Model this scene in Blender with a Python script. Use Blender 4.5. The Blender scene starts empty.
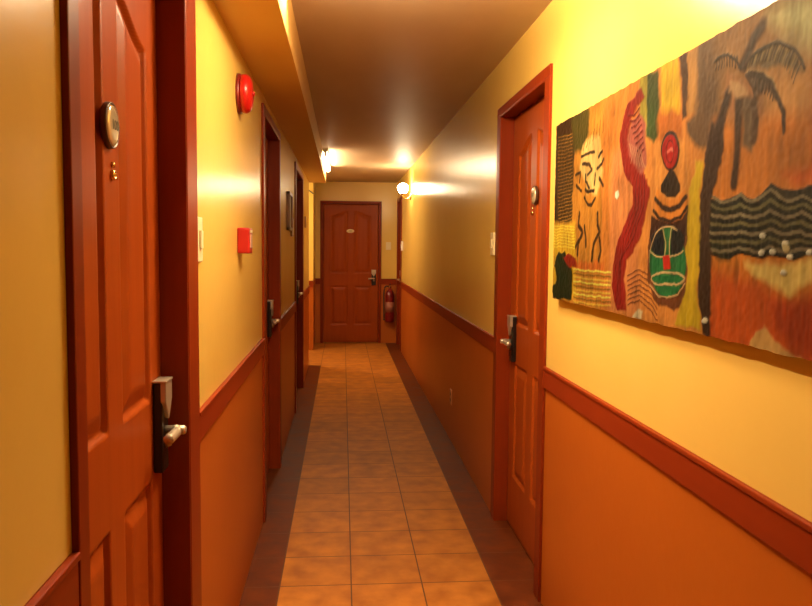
import bpy, bmesh, math, random
import numpy as np
from mathutils import Matrix, Vector
random.seed(7)
rng = np.random.default_rng(11)
sc = bpy.context.scene
COL = sc.collection

# ------------------------------------------------------------------ camera, world, exposure
CAM_H = 1.4252
cd = bpy.data.cameras.new('camera'); cd.sensor_width = 36; cd.sensor_fit = 'HORIZONTAL'
cd.lens = 33.65; cd.clip_start = 0.02
cam = bpy.data.objects.new('camera', cd); COL.objects.link(cam)
r_ = Vector((0.99653614, -0.08262601, 0.00941643))
d_ = Vector((0.00335945, -0.07314086, -0.99731596))
f_ = Vector((0.08309297, 0.99389303, -0.07260993))
m = Matrix((r_, -d_, -f_)).transposed().to_4x4(); m.translation = (0, 0, CAM_H)
cam.matrix_world = m
sc.camera = cam
w = bpy.data.worlds.new('world'); sc.world = w; w.use_nodes = True
w.node_tree.nodes['Background'].inputs[0].default_value = (0.02, 0.012, 0.006, 1)
w.node_tree.nodes['Background'].inputs[1].default_value = 0.2
vs = sc.view_settings
sc.display_settings.display_device = 'sRGB'
vs.view_transform = 'Standard'; vs.look = 'None'; vs.gamma = 1; vs.use_curve_mapping = False
vs.exposure = -0.2
sc.cycles.use_denoising = True
sc.cycles.max_bounces = 10; sc.cycles.diffuse_bounces = 2; sc.cycles.glossy_bounces = 4
sc.cycles.sample_clamp_indirect = 4.0
sc.cycles.blur_glossy = 0.5
WARM = (1.0, 0.76, 0.46)
DOME, TUBE_NEAR, TUBE_FAR, SCONCE = 140.0, 215.0, 145.0, 130.0     # emission strengths

# ------------------------------------------------------------------ measures (metres)
XL, XR = -0.407, 0.803          # wall faces
CEIL = 2.382; RAIL = 0.962; RH = 0.085
YB, YE = -2.2, 11.30            # behind the camera, end wall
YP0, YP1 = 9.20, 10.50          # side passage on the left
SOF, XF = 2.19, -0.204          # bulkhead underside and face
WT = 0.14

# ------------------------------------------------------------------ materials
def lin(c):
    return tuple(((x/255)/12.92 if x/255 <= .04045 else ((x/255+.055)/1.055)**2.4) for x in c)
def mat(name, col, rough=.5, metal=0.0, spec=.5, coat=0.0, emit=None, estr=0.0):
    M = bpy.data.materials.new(name); M.use_nodes = True
    b = M.node_tree.nodes['Principled BSDF']
    b.inputs['Base Color'].default_value = (*col, 1); b.inputs['Roughness'].default_value = rough
    b.inputs['Metallic'].default_value = metal; b.inputs['Specular IOR Level'].default_value = spec
    b.inputs['Coat Weight'].default_value = coat
    if emit:
        b.inputs['Emission Color'].default_value = (*emit, 1); b.inputs['Emission Strength'].default_value = estr
    return M
def noisy(M, col2, scale=(8, 8, 8), fac=.5, detail=4, bump=0.0, bscale=None, rough_var=0.0):
    """mix a second colour by noise, optional bump"""
    nt = M.node_tree; b = nt.nodes['Principled BSDF']
    tc = nt.nodes.new('ShaderNodeTexCoord'); mp = nt.nodes.new('ShaderNodeMapping')
    mp.inputs['Scale'].default_value = scale
    nt.links.new(tc.outputs['Object'], mp.inputs['Vector'])
    nz = nt.nodes.new('ShaderNodeTexNoise'); nz.inputs['Detail'].default_value = detail; nz.inputs['Scale'].default_value = 1
    nt.links.new(mp.outputs[0], nz.inputs['Vector'])
    rp = nt.nodes.new('ShaderNodeValToRGB')
    rp.color_ramp.elements[0].position = .5-.5*fac; rp.color_ramp.elements[1].position = .5+.5*fac
    rp.color_ramp.elements[0].color = b.inputs['Base Color'].default_value[:]
    rp.color_ramp.elements[1].color = (*col2, 1)
    nt.links.new(nz.outputs['Fac'], rp.inputs['Fac']); nt.links.new(rp.outputs['Color'], b.inputs['Base Color'])
    if rough_var:
        mr = nt.nodes.new('ShaderNodeMapRange'); r0 = b.inputs['Roughness'].default_value
        mr.inputs['To Min'].default_value = r0-rough_var; mr.inputs['To Max'].default_value = r0+rough_var
        nt.links.new(nz.outputs['Fac'], mr.inputs['Value']); nt.links.new(mr.outputs[0], b.inputs['Roughness'])
    if bump:
        n2 = nt.nodes.new('ShaderNodeTexNoise'); n2.inputs['Scale'].default_value = 1; n2.inputs['Detail'].default_value = 3
        m2 = nt.nodes.new('ShaderNodeMapping'); m2.inputs['Scale'].default_value = bscale or scale
        nt.links.new(tc.outputs['Object'], m2.inputs['Vector']); nt.links.new(m2.outputs[0], n2.inputs['Vector'])
        bp = nt.nodes.new('ShaderNodeBump'); bp.inputs['Strength'].default_value = bump; bp.inputs['Distance'].default_value = .004
        nt.links.new(n2.outputs['Fac'], bp.inputs['Height']); nt.links.new(bp.outputs[0], b.inputs['Normal'])
    return M

M_UP = noisy(mat('wall_paint_yellow', (.82, .55, .13), .25, spec=.38), (.79, .515, .11), (3, 3, 3), .6, bump=.12, bscale=(25, 25, 25))
M_LO = noisy(mat('wall_paint_orange', (.46, .115, .011), .38, spec=.3), (.42, .10, .009), (3, 3, 3), .6, bump=.12, bscale=(25, 25, 25))
M_CEIL = noisy(mat('ceiling_paint', (.64, .47, .30), .5), (.56, .39, .235), (5, 2, 3), .6, bump=.15, bscale=(18, 6, 10))
M_SOF = noisy(mat('bulkhead_paint', (.80, .48, .15), .45), (.76, .45, .13), (4, 4, 4), .6)
M_WOOD = noisy(mat('door_wood', (.38, .074, .010), .36, spec=.12), (.30, .050, .006), (30, 30, 2.2), .8, detail=5, bump=.06, bscale=(60, 60, 4))
M_FRAME = noisy(mat('frame_wood', (.23, .030, .005), .36, spec=.12), (.18, .021, .004), (30, 30, 2.2), .8, detail=5)
M_RAIL = noisy(mat('rail_wood', (.25, .032, .006), .40, spec=.12), (.20, .023, .0045), (20, 2, 20), .8, detail=5)
M_BLACK = mat('black_lacquer', (.012, .009, .008), .3)
M_STEEL = mat('satin_nickel', (.56, .47, .35), .36, .6)
M_CHROME = mat('polished_metal', (.80, .72, .60), .12, 1.0)
M_BRASS = mat('brass', (.75, .48, .18), .25, 1.0)
M_RED = mat('red_enamel', (.45, .009, .008), .3)
M_RED2 = mat('red_plastic', (.36, .008, .006), .4)
M_EXT = mat('extinguisher_red', (.16, .006, .006), .28)
M_RUB = mat('black_rubber', (.02, .014, .012), .6)
M_CREAM = mat('cream_plastic', (.85, .72, .42), .4)
M_WHITE = mat('white_plastic', (.86, .82, .72), .4)
M_INK = mat('dark_ink', (.10, .09, .05), .6)
M_PAPER = mat('paper', (.62, .50, .32), .6)
M_DKWD = mat('dark_wood', (.07, .03, .015), .4)
M_DOME = mat('lit_opal_dome', (.9, .85, .7), .4, emit=WARM, estr=DOME)
M_TUBE = mat('lit_tube_near', (.9, .85, .7), .4, emit=WARM, estr=TUBE_NEAR)
M_TUBE2 = mat('lit_tube', (.9, .85, .7), .4, emit=WARM, estr=TUBE_FAR)
M_GLOBE = mat('lit_opal_glass', (.9, .85, .7), .3, emit=WARM, estr=SCONCE)

# floor tiles: 0.30 m, darker border rows along both walls
def floor_material():
    M = bpy.data.materials.new('floor_tiles'); M.use_nodes = True
    nt = M.node_tree; b = nt.nodes['Principled BSDF']; b.inputs['Specular IOR Level'].default_value = .10; L = nt.links.new
    def node(t, **k):
        n = nt.nodes.new(t)
        for a, v in k.items(): setattr(n, a, v)
        return n
    def math_(op, a, bb=None):
        n = node('ShaderNodeMath', operation=op)
        for i, v in enumerate((a, bb)):
            if v is None: continue
            if isinstance(v, (int, float)): n.inputs[i].default_value = v
            else: L(v, n.inputs[i])
        return n.outputs[0]
    tc = node('ShaderNodeTexCoord'); sx = node('ShaderNodeSeparateXYZ'); L(tc.outputs['Object'], sx.inputs[0])
    X, Y = sx.outputs[0], sx.outputs[1]
    u = math_('DIVIDE', math_('SUBTRACT', X, .04-3.0), .30); v = math_('DIVIDE', math_('SUBTRACT', Y, 3.127-9.0), .30)
    fu, fv = math_('FRACT', u), math_('FRACT', v)
    eu = math_('MINIMUM', fu, math_('SUBTRACT', 1.0, fu)); ev = math_('MINIMUM', fv, math_('SUBTRACT', 1.0, fv))
    g = math_('LESS_THAN', math_('MINIMUM', eu, ev), .010)
    cx = node('ShaderNodeCombineXYZ'); L(math_('FLOOR', u), cx.inputs[0]); L(math_('FLOOR', v), cx.inputs[1])
    wn = node('ShaderNodeTexWhiteNoise', noise_dimensions='2D'); L(cx.outputs[0], wn.inputs['Vector'])
    nz = node('ShaderNodeTexNoise'); nz.inputs['Scale'].default_value = 9; nz.inputs['Detail'].default_value = 6
    L(tc.outputs['Object'], nz.inputs['Vector'])
    rp = node('ShaderNodeValToRGB'); L(nz.outputs['Fac'], rp.inputs['Fac'])
    rp.color_ramp.elements[0].position = .3; rp.color_ramp.elements[1].position = .72
    rp.color_ramp.elements[0].color = (.32, .100, .013, 1); rp.color_ramp.elements[1].color = (.54, .205, .034, 1)
    hs = node('ShaderNodeHueSaturation'); L(rp.outputs[0], hs.inputs['Color'])
    mr = node('ShaderNodeMapRange'); mr.inputs['To Min'].default_value = .88; mr.inputs['To Max'].default_value = 1.08
    L(wn.outputs['Value'], mr.inputs['Value']); L(mr.outputs[0], hs.inputs['Value'])
    r2 = node('ShaderNodeValToRGB'); L(nz.outputs['Fac'], r2.inputs['Fac'])
    r2.color_ramp.elements[0].position = .35; r2.color_ramp.elements[1].position = .7
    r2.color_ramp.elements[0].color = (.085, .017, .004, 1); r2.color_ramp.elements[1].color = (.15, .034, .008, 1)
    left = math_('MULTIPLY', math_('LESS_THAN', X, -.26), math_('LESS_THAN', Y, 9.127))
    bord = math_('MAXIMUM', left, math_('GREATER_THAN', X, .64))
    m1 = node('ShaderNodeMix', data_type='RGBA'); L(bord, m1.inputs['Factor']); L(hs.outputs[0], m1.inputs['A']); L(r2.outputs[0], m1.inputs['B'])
    m2 = node('ShaderNodeMix', data_type='RGBA'); L(g, m2.inputs['Factor']); L(m1.outputs['Result'], m2.inputs['A'])
    m2.inputs['B'].default_value = (.12, .045, .018, 1)
    L(m2.outputs['Result'], b.inputs['Base Color'])
    rr = node('ShaderNodeMapRange'); rr.inputs['To Min'].default_value = .36; rr.inputs['To Max'].default_value = .62
    L(nz.outputs['Fac'], rr.inputs['Value']); L(rr.outputs[0], b.inputs['Roughness'])
    bp = node('ShaderNodeBump'); bp.inputs['Strength'].default_value = .35; bp.inputs['Distance'].default_value = .003
    hh = math_('ADD', math_('MULTIPLY', math_('SUBTRACT', 1.0, g), .6), math_('MULTIPLY', nz.outputs['Fac'], .12))
    L(hh, bp.inputs['Height']); L(bp.outputs[0], b.inputs['Normal'])
    return M
M_FLOOR = floor_material()

# ------------------------------------------------------------------ mesh helpers
class MB:
    def __init__(s): s.bm = bmesh.new(); s.mi = 0
    def box(s, a, b, bev=0.0, mi=None):
        x0, x1 = sorted((a[0], b[0])); y0, y1 = sorted((a[1], b[1])); z0, z1 = sorted((a[2], b[2]))
        vs_ = [s.bm.verts.new(p) for p in ((x0,y0,z0),(x1,y0,z0),(x1,y1,z0),(x0,y1,z0),(x0,y0,z1),(x1,y0,z1),(x1,y1,z1),(x0,y1,z1))]
        fs = [s.bm.faces.new([vs_[i] for i in q]) for q in ((0,3,2,1),(4,5,6,7),(0,1,5,4),(1,2,6,5),(2,3,7,6),(3,0,4,7))]
        for f in fs: f.material_index = s.mi if mi is None else mi
        if bev:
            es = list({e for f in fs for e in f.edges})
            bmesh.ops.bevel(s.bm, geom=es, offset=bev, segments=2, profile=.6, affect='EDGES')
        return s
    def prism(s, pts, y0, y1, bev=0.0):            # outline in x,z extruded along y
        A = [s.bm.verts.new((x, y0, z)) for x, z in pts]; B = [s.bm.verts.new((x, y1, z)) for x, z in pts]
        n = len(pts); fs = [s.bm.faces.new(A), s.bm.faces.new(B[::-1])]
        for i in range(n): fs.append(s.bm.faces.new((A[i], B[i], B[(i+1) % n], A[(i+1) % n])))
        bmesh.ops.recalc_face_normals(s.bm, faces=fs)
        for f in fs: f.material_index = s.mi
        if bev: bmesh.ops.bevel(s.bm, geom=list({e for f in fs[:2] for e in f.edges}), offset=bev, segments=2, profile=.6, affect='EDGES')
        return s
    def lathe(s, prof, origin=(0,0,0), axis='z', n=28):   # prof: (radius, height)
        o = Vector(origin); rings = []
        for r, h in prof:
            if r < 1e-6:
                rings.append([s.bm.verts.new(o + s._ax(0, 0, h, axis))])
            else:
                rings.append([s.bm.verts.new(o + s._ax(r*math.cos(2*math.pi*i/n), r*math.sin(2*math.pi*i/n), h, axis)) for i in range(n)])
        fs = []
        for a, b in zip(rings, rings[1:]):
            for i in range(n):
                q = [a[i % len(a)], a[(i+1) % len(a)], b[(i+1) % len(b)], b[i % len(b)]]
                q = list(dict.fromkeys(q))
                if len(q) > 2: fs.append(s.bm.faces.new(q))
        for end, rr in ((rings[0], 1), (rings[-1], 0)):
            if len(end) > 1: fs.append(s.bm.faces.new(end))
        bmesh.ops.recalc_face_normals(s.bm, faces=fs)
        for f in fs: f.material_index = s.mi; f.smooth = True
        return s
    @staticmethod
    def _ax(x, y, h, axis):
        return Vector({'z': (x, y, h), 'y': (x, h, y), 'x': (h, x, y)}[axis])
    def tube(s, pts, r, n=10):
        P = [Vector(p) for p in pts]; rings = []
        up = Vector((0, 0, 1))
        for i, p in enumerate(P):
            t = (P[min(i+1, len(P)-1)] - P[max(i-1, 0)]).normalized()
            a = t.cross(up if abs(t.dot(up)) < .95 else Vector((1, 0, 0))).normalized(); b = t.cross(a)
            rr = r[i] if isinstance(r, (list, tuple)) else r
            rings.append([s.bm.verts.new(p + rr*(a*math.cos(2*math.pi*k/n) + b*math.sin(2*math.pi*k/n))) for k in range(n)])
        fs = []
        for a, b in zip(rings, rings[1:]):
            for k in range(n): fs.append(s.bm.faces.new((a[k], a[(k+1) % n], b[(k+1) % n], b[k])))
        fs.append(s.bm.faces.new(rings[0][::-1])); fs.append(s.bm.faces.new(rings[-1]))
        bmesh.ops.recalc_face_normals(s.bm, faces=fs)
        for f in fs: f.smooth = True; f.material_index = s.mi
        return s
    def build(s, name, mats, parent=None, loc=None):
        me = bpy.data.meshes.new(name); s.bm.to_mesh(me); s.bm.free()
        for M in (mats if isinstance(mats, (list, tuple)) else [mats]): me.materials.append(M)
        o = bpy.data.objects.new(name, me); COL.objects.link(o)
        if parent: o.parent = parent
        if loc: o.location = loc
        return o
def tag(o, label=None, cat=None, group=None, kind=None):
    for k, v in (('label', label), ('category', cat), ('group', group), ('kind', kind)):
        if v: o[k] = v
    return o
def empty(name, loc, rz=0.0):
    o = bpy.data.objects.new(name, None); COL.objects.link(o); o.empty_display_size = .05
    o.location = loc; o.rotation_euler = (0, 0, rz); return o
def smooth_path(pts, k=6):
    out = []; P = [Vector(p) for p in pts]
    for i in range(len(P)-1):
        a, b, c, d = P[max(i-1, 0)], P[i], P[i+1], P[min(i+2, len(P)-1)]
        for j in range(k):
            t = j/k
            out.append(.5*((2*b)+(c-a)*t+(2*a-5*b+4*c-d)*t*t+(3*b-a-3*c+d)*t**3))
    out.append(P[-1]); return out

# ------------------------------------------------------------------ the room
S = 'structure'
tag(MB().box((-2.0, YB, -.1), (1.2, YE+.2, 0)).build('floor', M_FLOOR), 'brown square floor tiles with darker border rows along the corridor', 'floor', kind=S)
tag(MB().box((-2.0, YB, CEIL), (1.2, YE+.2, CEIL+.1)).build('ceiling', M_CEIL), 'glossy tan painted corridor ceiling', 'ceiling', kind=S)

DOORS_L = [(1.155, 2.125), (3.88, 4.93), (6.48, 7.74)]       # outer edges of the casings
DOORS_R = [(2.92, 3.92), (10.40, 11.20)]
CWS = {1.155: (.045, .135)}
def cws(a): return CWS.get(a, (CW, CW))
CW, HEAD, DTOP = .075, .045, 2.138                           # casing width, head casing, top of casing
def wall_along(name, xf, sgn, y0, y1, doors, label):
    """a wall whose face is at x = xf, thickness away from the corridor, openings for the doors"""
    b = MB(); xb = xf + sgn*WT; cur = y0
    ops = [(a+cws(a)[0], c-cws(a)[1]) for a, c in doors]
    for a, c in ops + [(y1, None)]:
        if a > cur:
            b.box((xf, cur, 0), (xb, a, RAIL), mi=1); b.box((xf, cur, RAIL), (xb, a, CEIL), mi=0)
        if c: b.box((xf, a, DTOP-HEAD), (xb, c, CEIL), mi=0); cur = c
    return tag(b.build(name, [M_UP, M_LO]), label, 'wall', kind=S)
wall_along('wall_left', XL, -1, YB, YP0, DOORS_L, 'yellow over orange painted left corridor wall')
wall_along('wall_right', XR, 1, YB, YE, DOORS_R, 'yellow over orange painted right corridor wall')
# end wall with the end door opening, pier beyond the side passage, passage back, wall behind the camera
ED0, ED1, EDT = -.333, .570, 2.105; ECW = .035
b = MB()
for x0, x1 in ((-2.0, ED0+ECW), (ED1-ECW, 1.2)):
    b.box((x0, YE, 0), (x1, YE+WT, RAIL), mi=1); b.box((x0, YE, RAIL), (x1, YE+WT, CEIL), mi=0)
b.box((ED0+ECW, YE, EDT-ECW), (ED1-ECW, YE+WT, CEIL), mi=0)
tag(b.build('wall_end', [M_UP, M_LO]), 'end wall of the corridor around the far door', 'wall', kind=S)
b = MB(); b.box((-2.0, YP1, 0), (-.404, YE, RAIL), mi=1); b.box((-2.0, YP1, RAIL), (-.404, YE, CEIL), mi=0)
tag(b.build('wall_pier', [M_UP, M_LO]), 'bright yellow wall pier left of the end door', 'wall', kind=S)
b = MB(); b.box((-2.0, YP0-WT, 0), (XL-WT, YP0, RAIL), mi=1); b.box((-2.0, YP0-WT, RAIL), (XL-WT, YP0, CEIL), mi=0)
b.box((-2.1, YP0-WT, 0), (-2.0, YP1, CEIL), mi=0)
tag(b.build('wall_passage', [M_UP, M_LO]), 'wall of the side passage opening on the left', 'wall', kind=S)
b = MB(); b.box((XL-WT, YB-.1, 0), (XR+WT, YB, RAIL), mi=1); b.box((XL-WT, YB-.1, RAIL), (XR+WT, YB, CEIL), mi=0)
tag(b.build('wall_back', [M_UP, M_LO]), 'wall behind the viewpoint', 'wall', kind=S)
tag(MB().box((XL, YB, SOF), (XF, YP0, CEIL)).build('trim_bulkhead', M_SOF), 'long boxed bulkhead running under the ceiling on the left', 'bulkhead', kind=S)
# chair rails
rails = []
def rail_y(x, sgn, y0, y1):
    b = MB(); x1 = x - sgn*.010
    b.box((x, y0, RAIL-RH), (x1, y1, RAIL-.012), bev=.003); b.box((x, y0, RAIL-.012), (x1-sgn*.004, y1, RAIL), bev=.003)
    rails.append(b)
for a, c in ((YB, 1.155), (2.125, 3.88), (4.93, 6.48), (7.74, YP0)): rail_y(XL, -1, a, c)
for a, c in ((YB, 2.92), (3.92, 10.40), (11.20, YE)): rail_y(XR, 1, a, c)
for x0, x1, y in ((-.424, ED0, YE), (ED1, XR, YE), (-1.9, -.404, YP1)):
    b = MB(); b.box((x0, y, RAIL-RH), (x1, y-.018, RAIL-.012), bev=.003); b.box((x0, y, RAIL-.012), (x1, y-.024, RAIL), bev=.003); rails.append(b)
rl = ['nearest chair rail on the left wall before the first door', 'chair rail on the left wall between first and second doors', 'chair rail on the left wall between second and third doors',
      'last short chair rail on the left wall before the side passage', 'nearest chair rail on the right wall below the painting', 'long chair rail on the right wall beyond the numbered door',
      'chair rail stub on the right wall at the end corner', 'short chair rail left of the end door', 'short chair rail above the extinguisher', 'chair rail on the pier beyond the passage']
for i, b in enumerate(rails): tag(b.build('trim_%d' % (i+1), M_RAIL), rl[i], 'chair rail', kind=S)

# ------------------------------------------------------------------ doors
def poly_sd(px, pz, poly):
    """signed distance (positive inside) of grid points to polygon"""
    d = np.full(px.shape, 1e9); ins = np.zeros(px.shape, bool); n = len(poly)
    for i in range(n):
        x0, z0 = poly[i]; x1, z1 = poly[(i+1) % n]
        ex, ez = x1-x0, z1-z0; t = np.clip(((px-x0)*ex+(pz-z0)*ez)/(ex*ex+ez*ez+1e-12), 0, 1)
        d = np.minimum(d, np.hypot(px-x0-t*ex, pz-z0-t*ez))
        c = ((z0 > pz) != (z1 > pz)) & (px < (x1-x0)*(pz-z0)/((z1-z0) if z1 != z0 else 1e-12)+x0)
        ins ^= c
    return np.where(ins, d, -d)
def door_panels(W, H):
    st = .105*W/.82+.01; mid = .055; out = []
    for sgn in (-1, 1):
        xi, xo = sgn*mid, sgn*(W/2-st)
        out.append([(xo, .27), (xi, .27), (xi, .845), (xo, .845)])
        top = [(xo, 1.048), (xi, 1.048)]
        for k in range(13):                     # S-curved arch, high at the middle stile
            t = k/12; s_ = t*t*(3-2*t)
            top.append((xi+(xo-xi)*t, 1.955-.072*s_))
        out.append(top)
    return out
def leaf_mesh(W, H, y, step):
    nx, nz = int(W/step)+1, int(H/step)+1
    gx, gz = np.meshgrid(np.linspace(-W/2, W/2, nx), np.linspace(.006, H, nz))
    dep = np.zeros(gx.shape)
    for P in door_panels(W, H):
        d = poly_sd(gx, gz, P)
        prof = np.interp(d, [-.001, .004, .012, .018, .048, .054], [0, -.011, -.013, -.009, .001, .0015])
        dep = np.where(d > -.001, prof, dep)
    V = np.stack([gx.ravel(), (y-dep).ravel(), gz.ravel()], 1)
    idx = np.arange(nx*nz).reshape(nz, nx)
    F = np.stack([idx[:-1, :-1].ravel(), idx[:-1, 1:].ravel(), idx[1:, 1:].ravel(), idx[1:, :-1].ravel()], 1).tolist()
    base = len(V); x0, x1 = -W/2, W/2
    back = [(x0, y+.04, .006), (x1, y+.04, .006), (x1, y+.04, H), (x0, y+.04, H)]
    V = V.tolist() + back
    F += [(base+3, base+2, base+1, base), idx[0, :].tolist()[::-1]+[base, base+1], idx[-1, :].tolist()+[base+2, base+3],
          idx[:, 0].tolist()+[base+3, base], idx[:, -1].tolist()[::-1]+[base+1, base+2]]
    me = bpy.data.meshes.new('door_leaf'); me.from_pydata(V, [], F); me.update()
    me.polygons.foreach_set('use_smooth', [i < len(F)-5 for i in range(len(F))])
    return me
LEAF_Y = .060; PROT = .012
def lock(parent, x, side, z0):
    """electronic lock: black plate, satin nickel head and lever; side = +1 when the lever points to +x"""
    g = MB(); g.box((x-.032, LEAF_Y, z0-.20), (x+.032, LEAF_Y-.024, z0+.025), bev=.006)
    body = g.build('electronic_lock', M_BLACK, parent)
    h = MB(); h.prism([(x-.034, z0+.027), (x+.034, z0+.027), (x+.034, z0-.02), (x, z0-.068), (x-.034, z0-.02)], LEAF_Y-.020, LEAF_Y-.034, bev=.003)
    h.box((x-.036, LEAF_Y-.001, z0+.0265), (x+.036, LEAF_Y-.036, z0+.032), bev=.002)
    h.build('lock_head', M_STEEL, body)['label'] = 'satin nickel lock head'
    v = MB(); v.lathe([(.012, 0), (.012, -.045), (.009, -.05)], (x, LEAF_Y-.024, z0-.098), 'y', 16)
    v.tube(smooth_path([(x, LEAF_Y-.052, z0-.098), (x+side*.02, LEAF_Y-.055, z0-.098), (x+side*.055, LEAF_Y-.052, z0-.101), (x+side*.080, LEAF_Y-.048, z0-.103)], 4), [.011]*5+[.013]*8, 12)
    v.lathe([(0, -.060), (.012, -.057), (.014, -.050), (.012, -.042)], (x, LEAF_Y, z0-.098), 'y', 16)
    v.build('lever_handle', M_STEEL, body)['label'] = 'satin nickel lever handle'
    k = MB(); k.lathe([(0, -.040), (.010, -.038), (.015, -.026)], (x, LEAF_Y, z0-.128), 'y', 16)
    k.build('thumb_turn', M_STEEL, body)
    return body
def text_mesh(txt, size, ext):
    cu = bpy.data.curves.new('number', 'FONT'); cu.body = txt; cu.size = size; cu.align_x = 'CENTER'; cu.align_y = 'CENTER'; cu.extrude = ext; cu.resolution_u = 3
    t = bpy.data.objects.new('t', cu); COL.objects.link(t)
    me = bpy.data.meshes.new_from_object(t.evaluated_get(bpy.context.evaluated_depsgraph_get()))
    bpy.data.objects.remove(t); bpy.data.curves.remove(cu); return me
def number_disc(parent, x, z, r, txt):
    y = LEAF_Y+.002
    d = MB(); d.lathe([(r*.96, 0), (r, -.003), (r, -.010), (r*.985, -.013), (r*.93, -.013), (r*.92, -.0115), (0, -.0115)], (x, y, z), 'y', 40)
    disc = d.build('number_plate', M_DKWD, parent); disc['label'] = 'round dark rimmed number plate'
    f = MB(); f.lathe([(r*.918, -.0118), (r*.82, -.0150), (r*.60, -.0168), (r*.3, -.0174), (0, -.0176)], (x, y, z), 'y', 40)
    f.build('plate_face', M_PLATE, disc)['label'] = 'cream domed plate face'
    me = text_mesh(txt, r*.62, .0004); me.materials.append(M_INK)
    o = bpy.data.objects.new('plate_number', me); COL.objects.link(o); o.parent = disc
    o.location = (x, y-.0179, z); o.rotation_euler = (math.pi/2, 0, 0)
def peephole(parent, x, z):
    p = MB(); p.lathe([(.011, 0), (.011, -.006), (.008, -.009), (.006, -.009), (.005, -.006), (0, -.006)], (x, LEAF_Y+.001, z), 'y', 20)
    p.lathe([(.006, 0), (.006, -.006), (0, -.009)], (x, LEAF_Y+.001, z+.021), 'y', 14)
    p.build('peephole', M_BRASS, parent)
M_PLATE = mat('plate_face', (.80, .68, .46), .12, .35, coat=.6)
def door(name, loc, rz, Wout, label, cw=(CW, CW), top=DTOP, head=HEAD, lock_side=1, plate=None, oval=None, step=.008, inset=.075, hole=None):
    """local axes: x along the wall, -y out of the wall, z up; origin at the foot of the opening's middle, on the wall face"""
    d = tag(empty(name, loc, rz), label, 'door', kind=S)
    Wo = Wout-cw[0]-cw[1]; H = top-head; xa, xb = -Wo/2-cw[0], Wo/2+cw[1]
    fr = MB()
    for s_ in (-1, 1):
        fr.box((s_*Wo/2, -PROT, 0), (xa if s_ < 0 else xb, .001, top-head), bev=.003)       # casing
        fr.box((s_*(Wo/2-.006), -PROT+.002, 0), (s_*(Wo/2+.010), .13, H))             # jamb lining
        fr.box((s_*(Wo/2-.018), LEAF_Y+.041, 0), (s_*Wo/2, .13, H))              # stop
    fr.box((xa, -PROT, top-head), (xb, .001, top), bev=.003)
    fr.box((-Wo/2, -PROT+.002, H-.006), (Wo/2, .13, H+.004)); fr.box((-Wo/2, LEAF_Y+.041, H-.02), (Wo/2, .13, H))
    fr.build('door_frame', M_FRAME, d)
    me = leaf_mesh(Wo-.016, H-.010, LEAF_Y, step); me.materials.append(M_WOOD)
    leaf = bpy.data.objects.new('door_leaf', me); COL.objects.link(leaf); leaf.parent = d
    lx = lock_side*(Wo/2-inset)
    lock(d, lx, -lock_side, 1.060)
    if plate: number_disc(d, plate[0], plate[1], plate[2], plate[3])
    if hole: peephole(d, hole[0], hole[1])
    if oval:
        g = MB(); g.lathe([(.02, 0), (.02, -.004), (.018, -.006), (0, -.006)], (0, 0, 0), 'y', 32)
        bmesh.ops.scale(g.bm, vec=(2.9, 1, 1.45), verts=g.bm.verts); bmesh.ops.translate(g.bm, vec=(oval[0], LEAF_Y, oval[1]), verts=g.bm.verts)
        pl = g.build('number_plate', M_CREAM, d); pl['label'] = 'small pale oval number plate'
        k = text_mesh('101', .034, .0004); k.materials.append(M_INK)
        t = bpy.data.objects.new('plate_number', k); COL.objects.link(t); t.parent = pl; t.location = (oval[0], LEAF_Y-.0065, oval[1]); t.rotation_euler = (math.pi/2, 0, 0)
    return d
H90 = math.pi/2
def ldoor(n, i, label, **k):
    a, c = DOORS_L[i]; w_ = cws(a); return door(n, (XL, (a+w_[0]+c-w_[1])/2, 0), H90, c-a, label, cw=w_, **k)
def rdoor(n, i, label, **k):
    a, c = DOORS_R[i]; return door(n, (XR, (a+c)/2, 0), -H90, c-a, label, **k)
ldoor('door_1', 0, 'nearest left wooden door with round number plate and black lock', plate=(-.022, 1.662, .046, '108'), hole=(.0, 1.566), inset=.065, step=.005)
ldoor('door_2', 1, 'second wooden door on the left, seen edge on past the red alarm', step=.01)
ldoor('door_3', 2, 'third and farthest wooden door on the left wall', step=.012)
rdoor('door_4', 0, 'wooden door on the right beside the painting', plate=(.045, 1.666, .0425, '107'), hole=(.0, 1.588), inset=.115, lock_side=-1, step=.006)
rdoor('door_5', 1, 'narrow view of the far right door beside the extinguisher', lock_side=-1, step=.014, hole=None)
door('door_6', ((ED0+ED1)/2, YE, 0), 0, ED1-ED0, 'wooden door at the end of the corridor with oval plate', cw=(ECW, ECW), top=EDT, head=ECW, oval=(-.008, 1.664), step=.012, hole=None)
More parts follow.
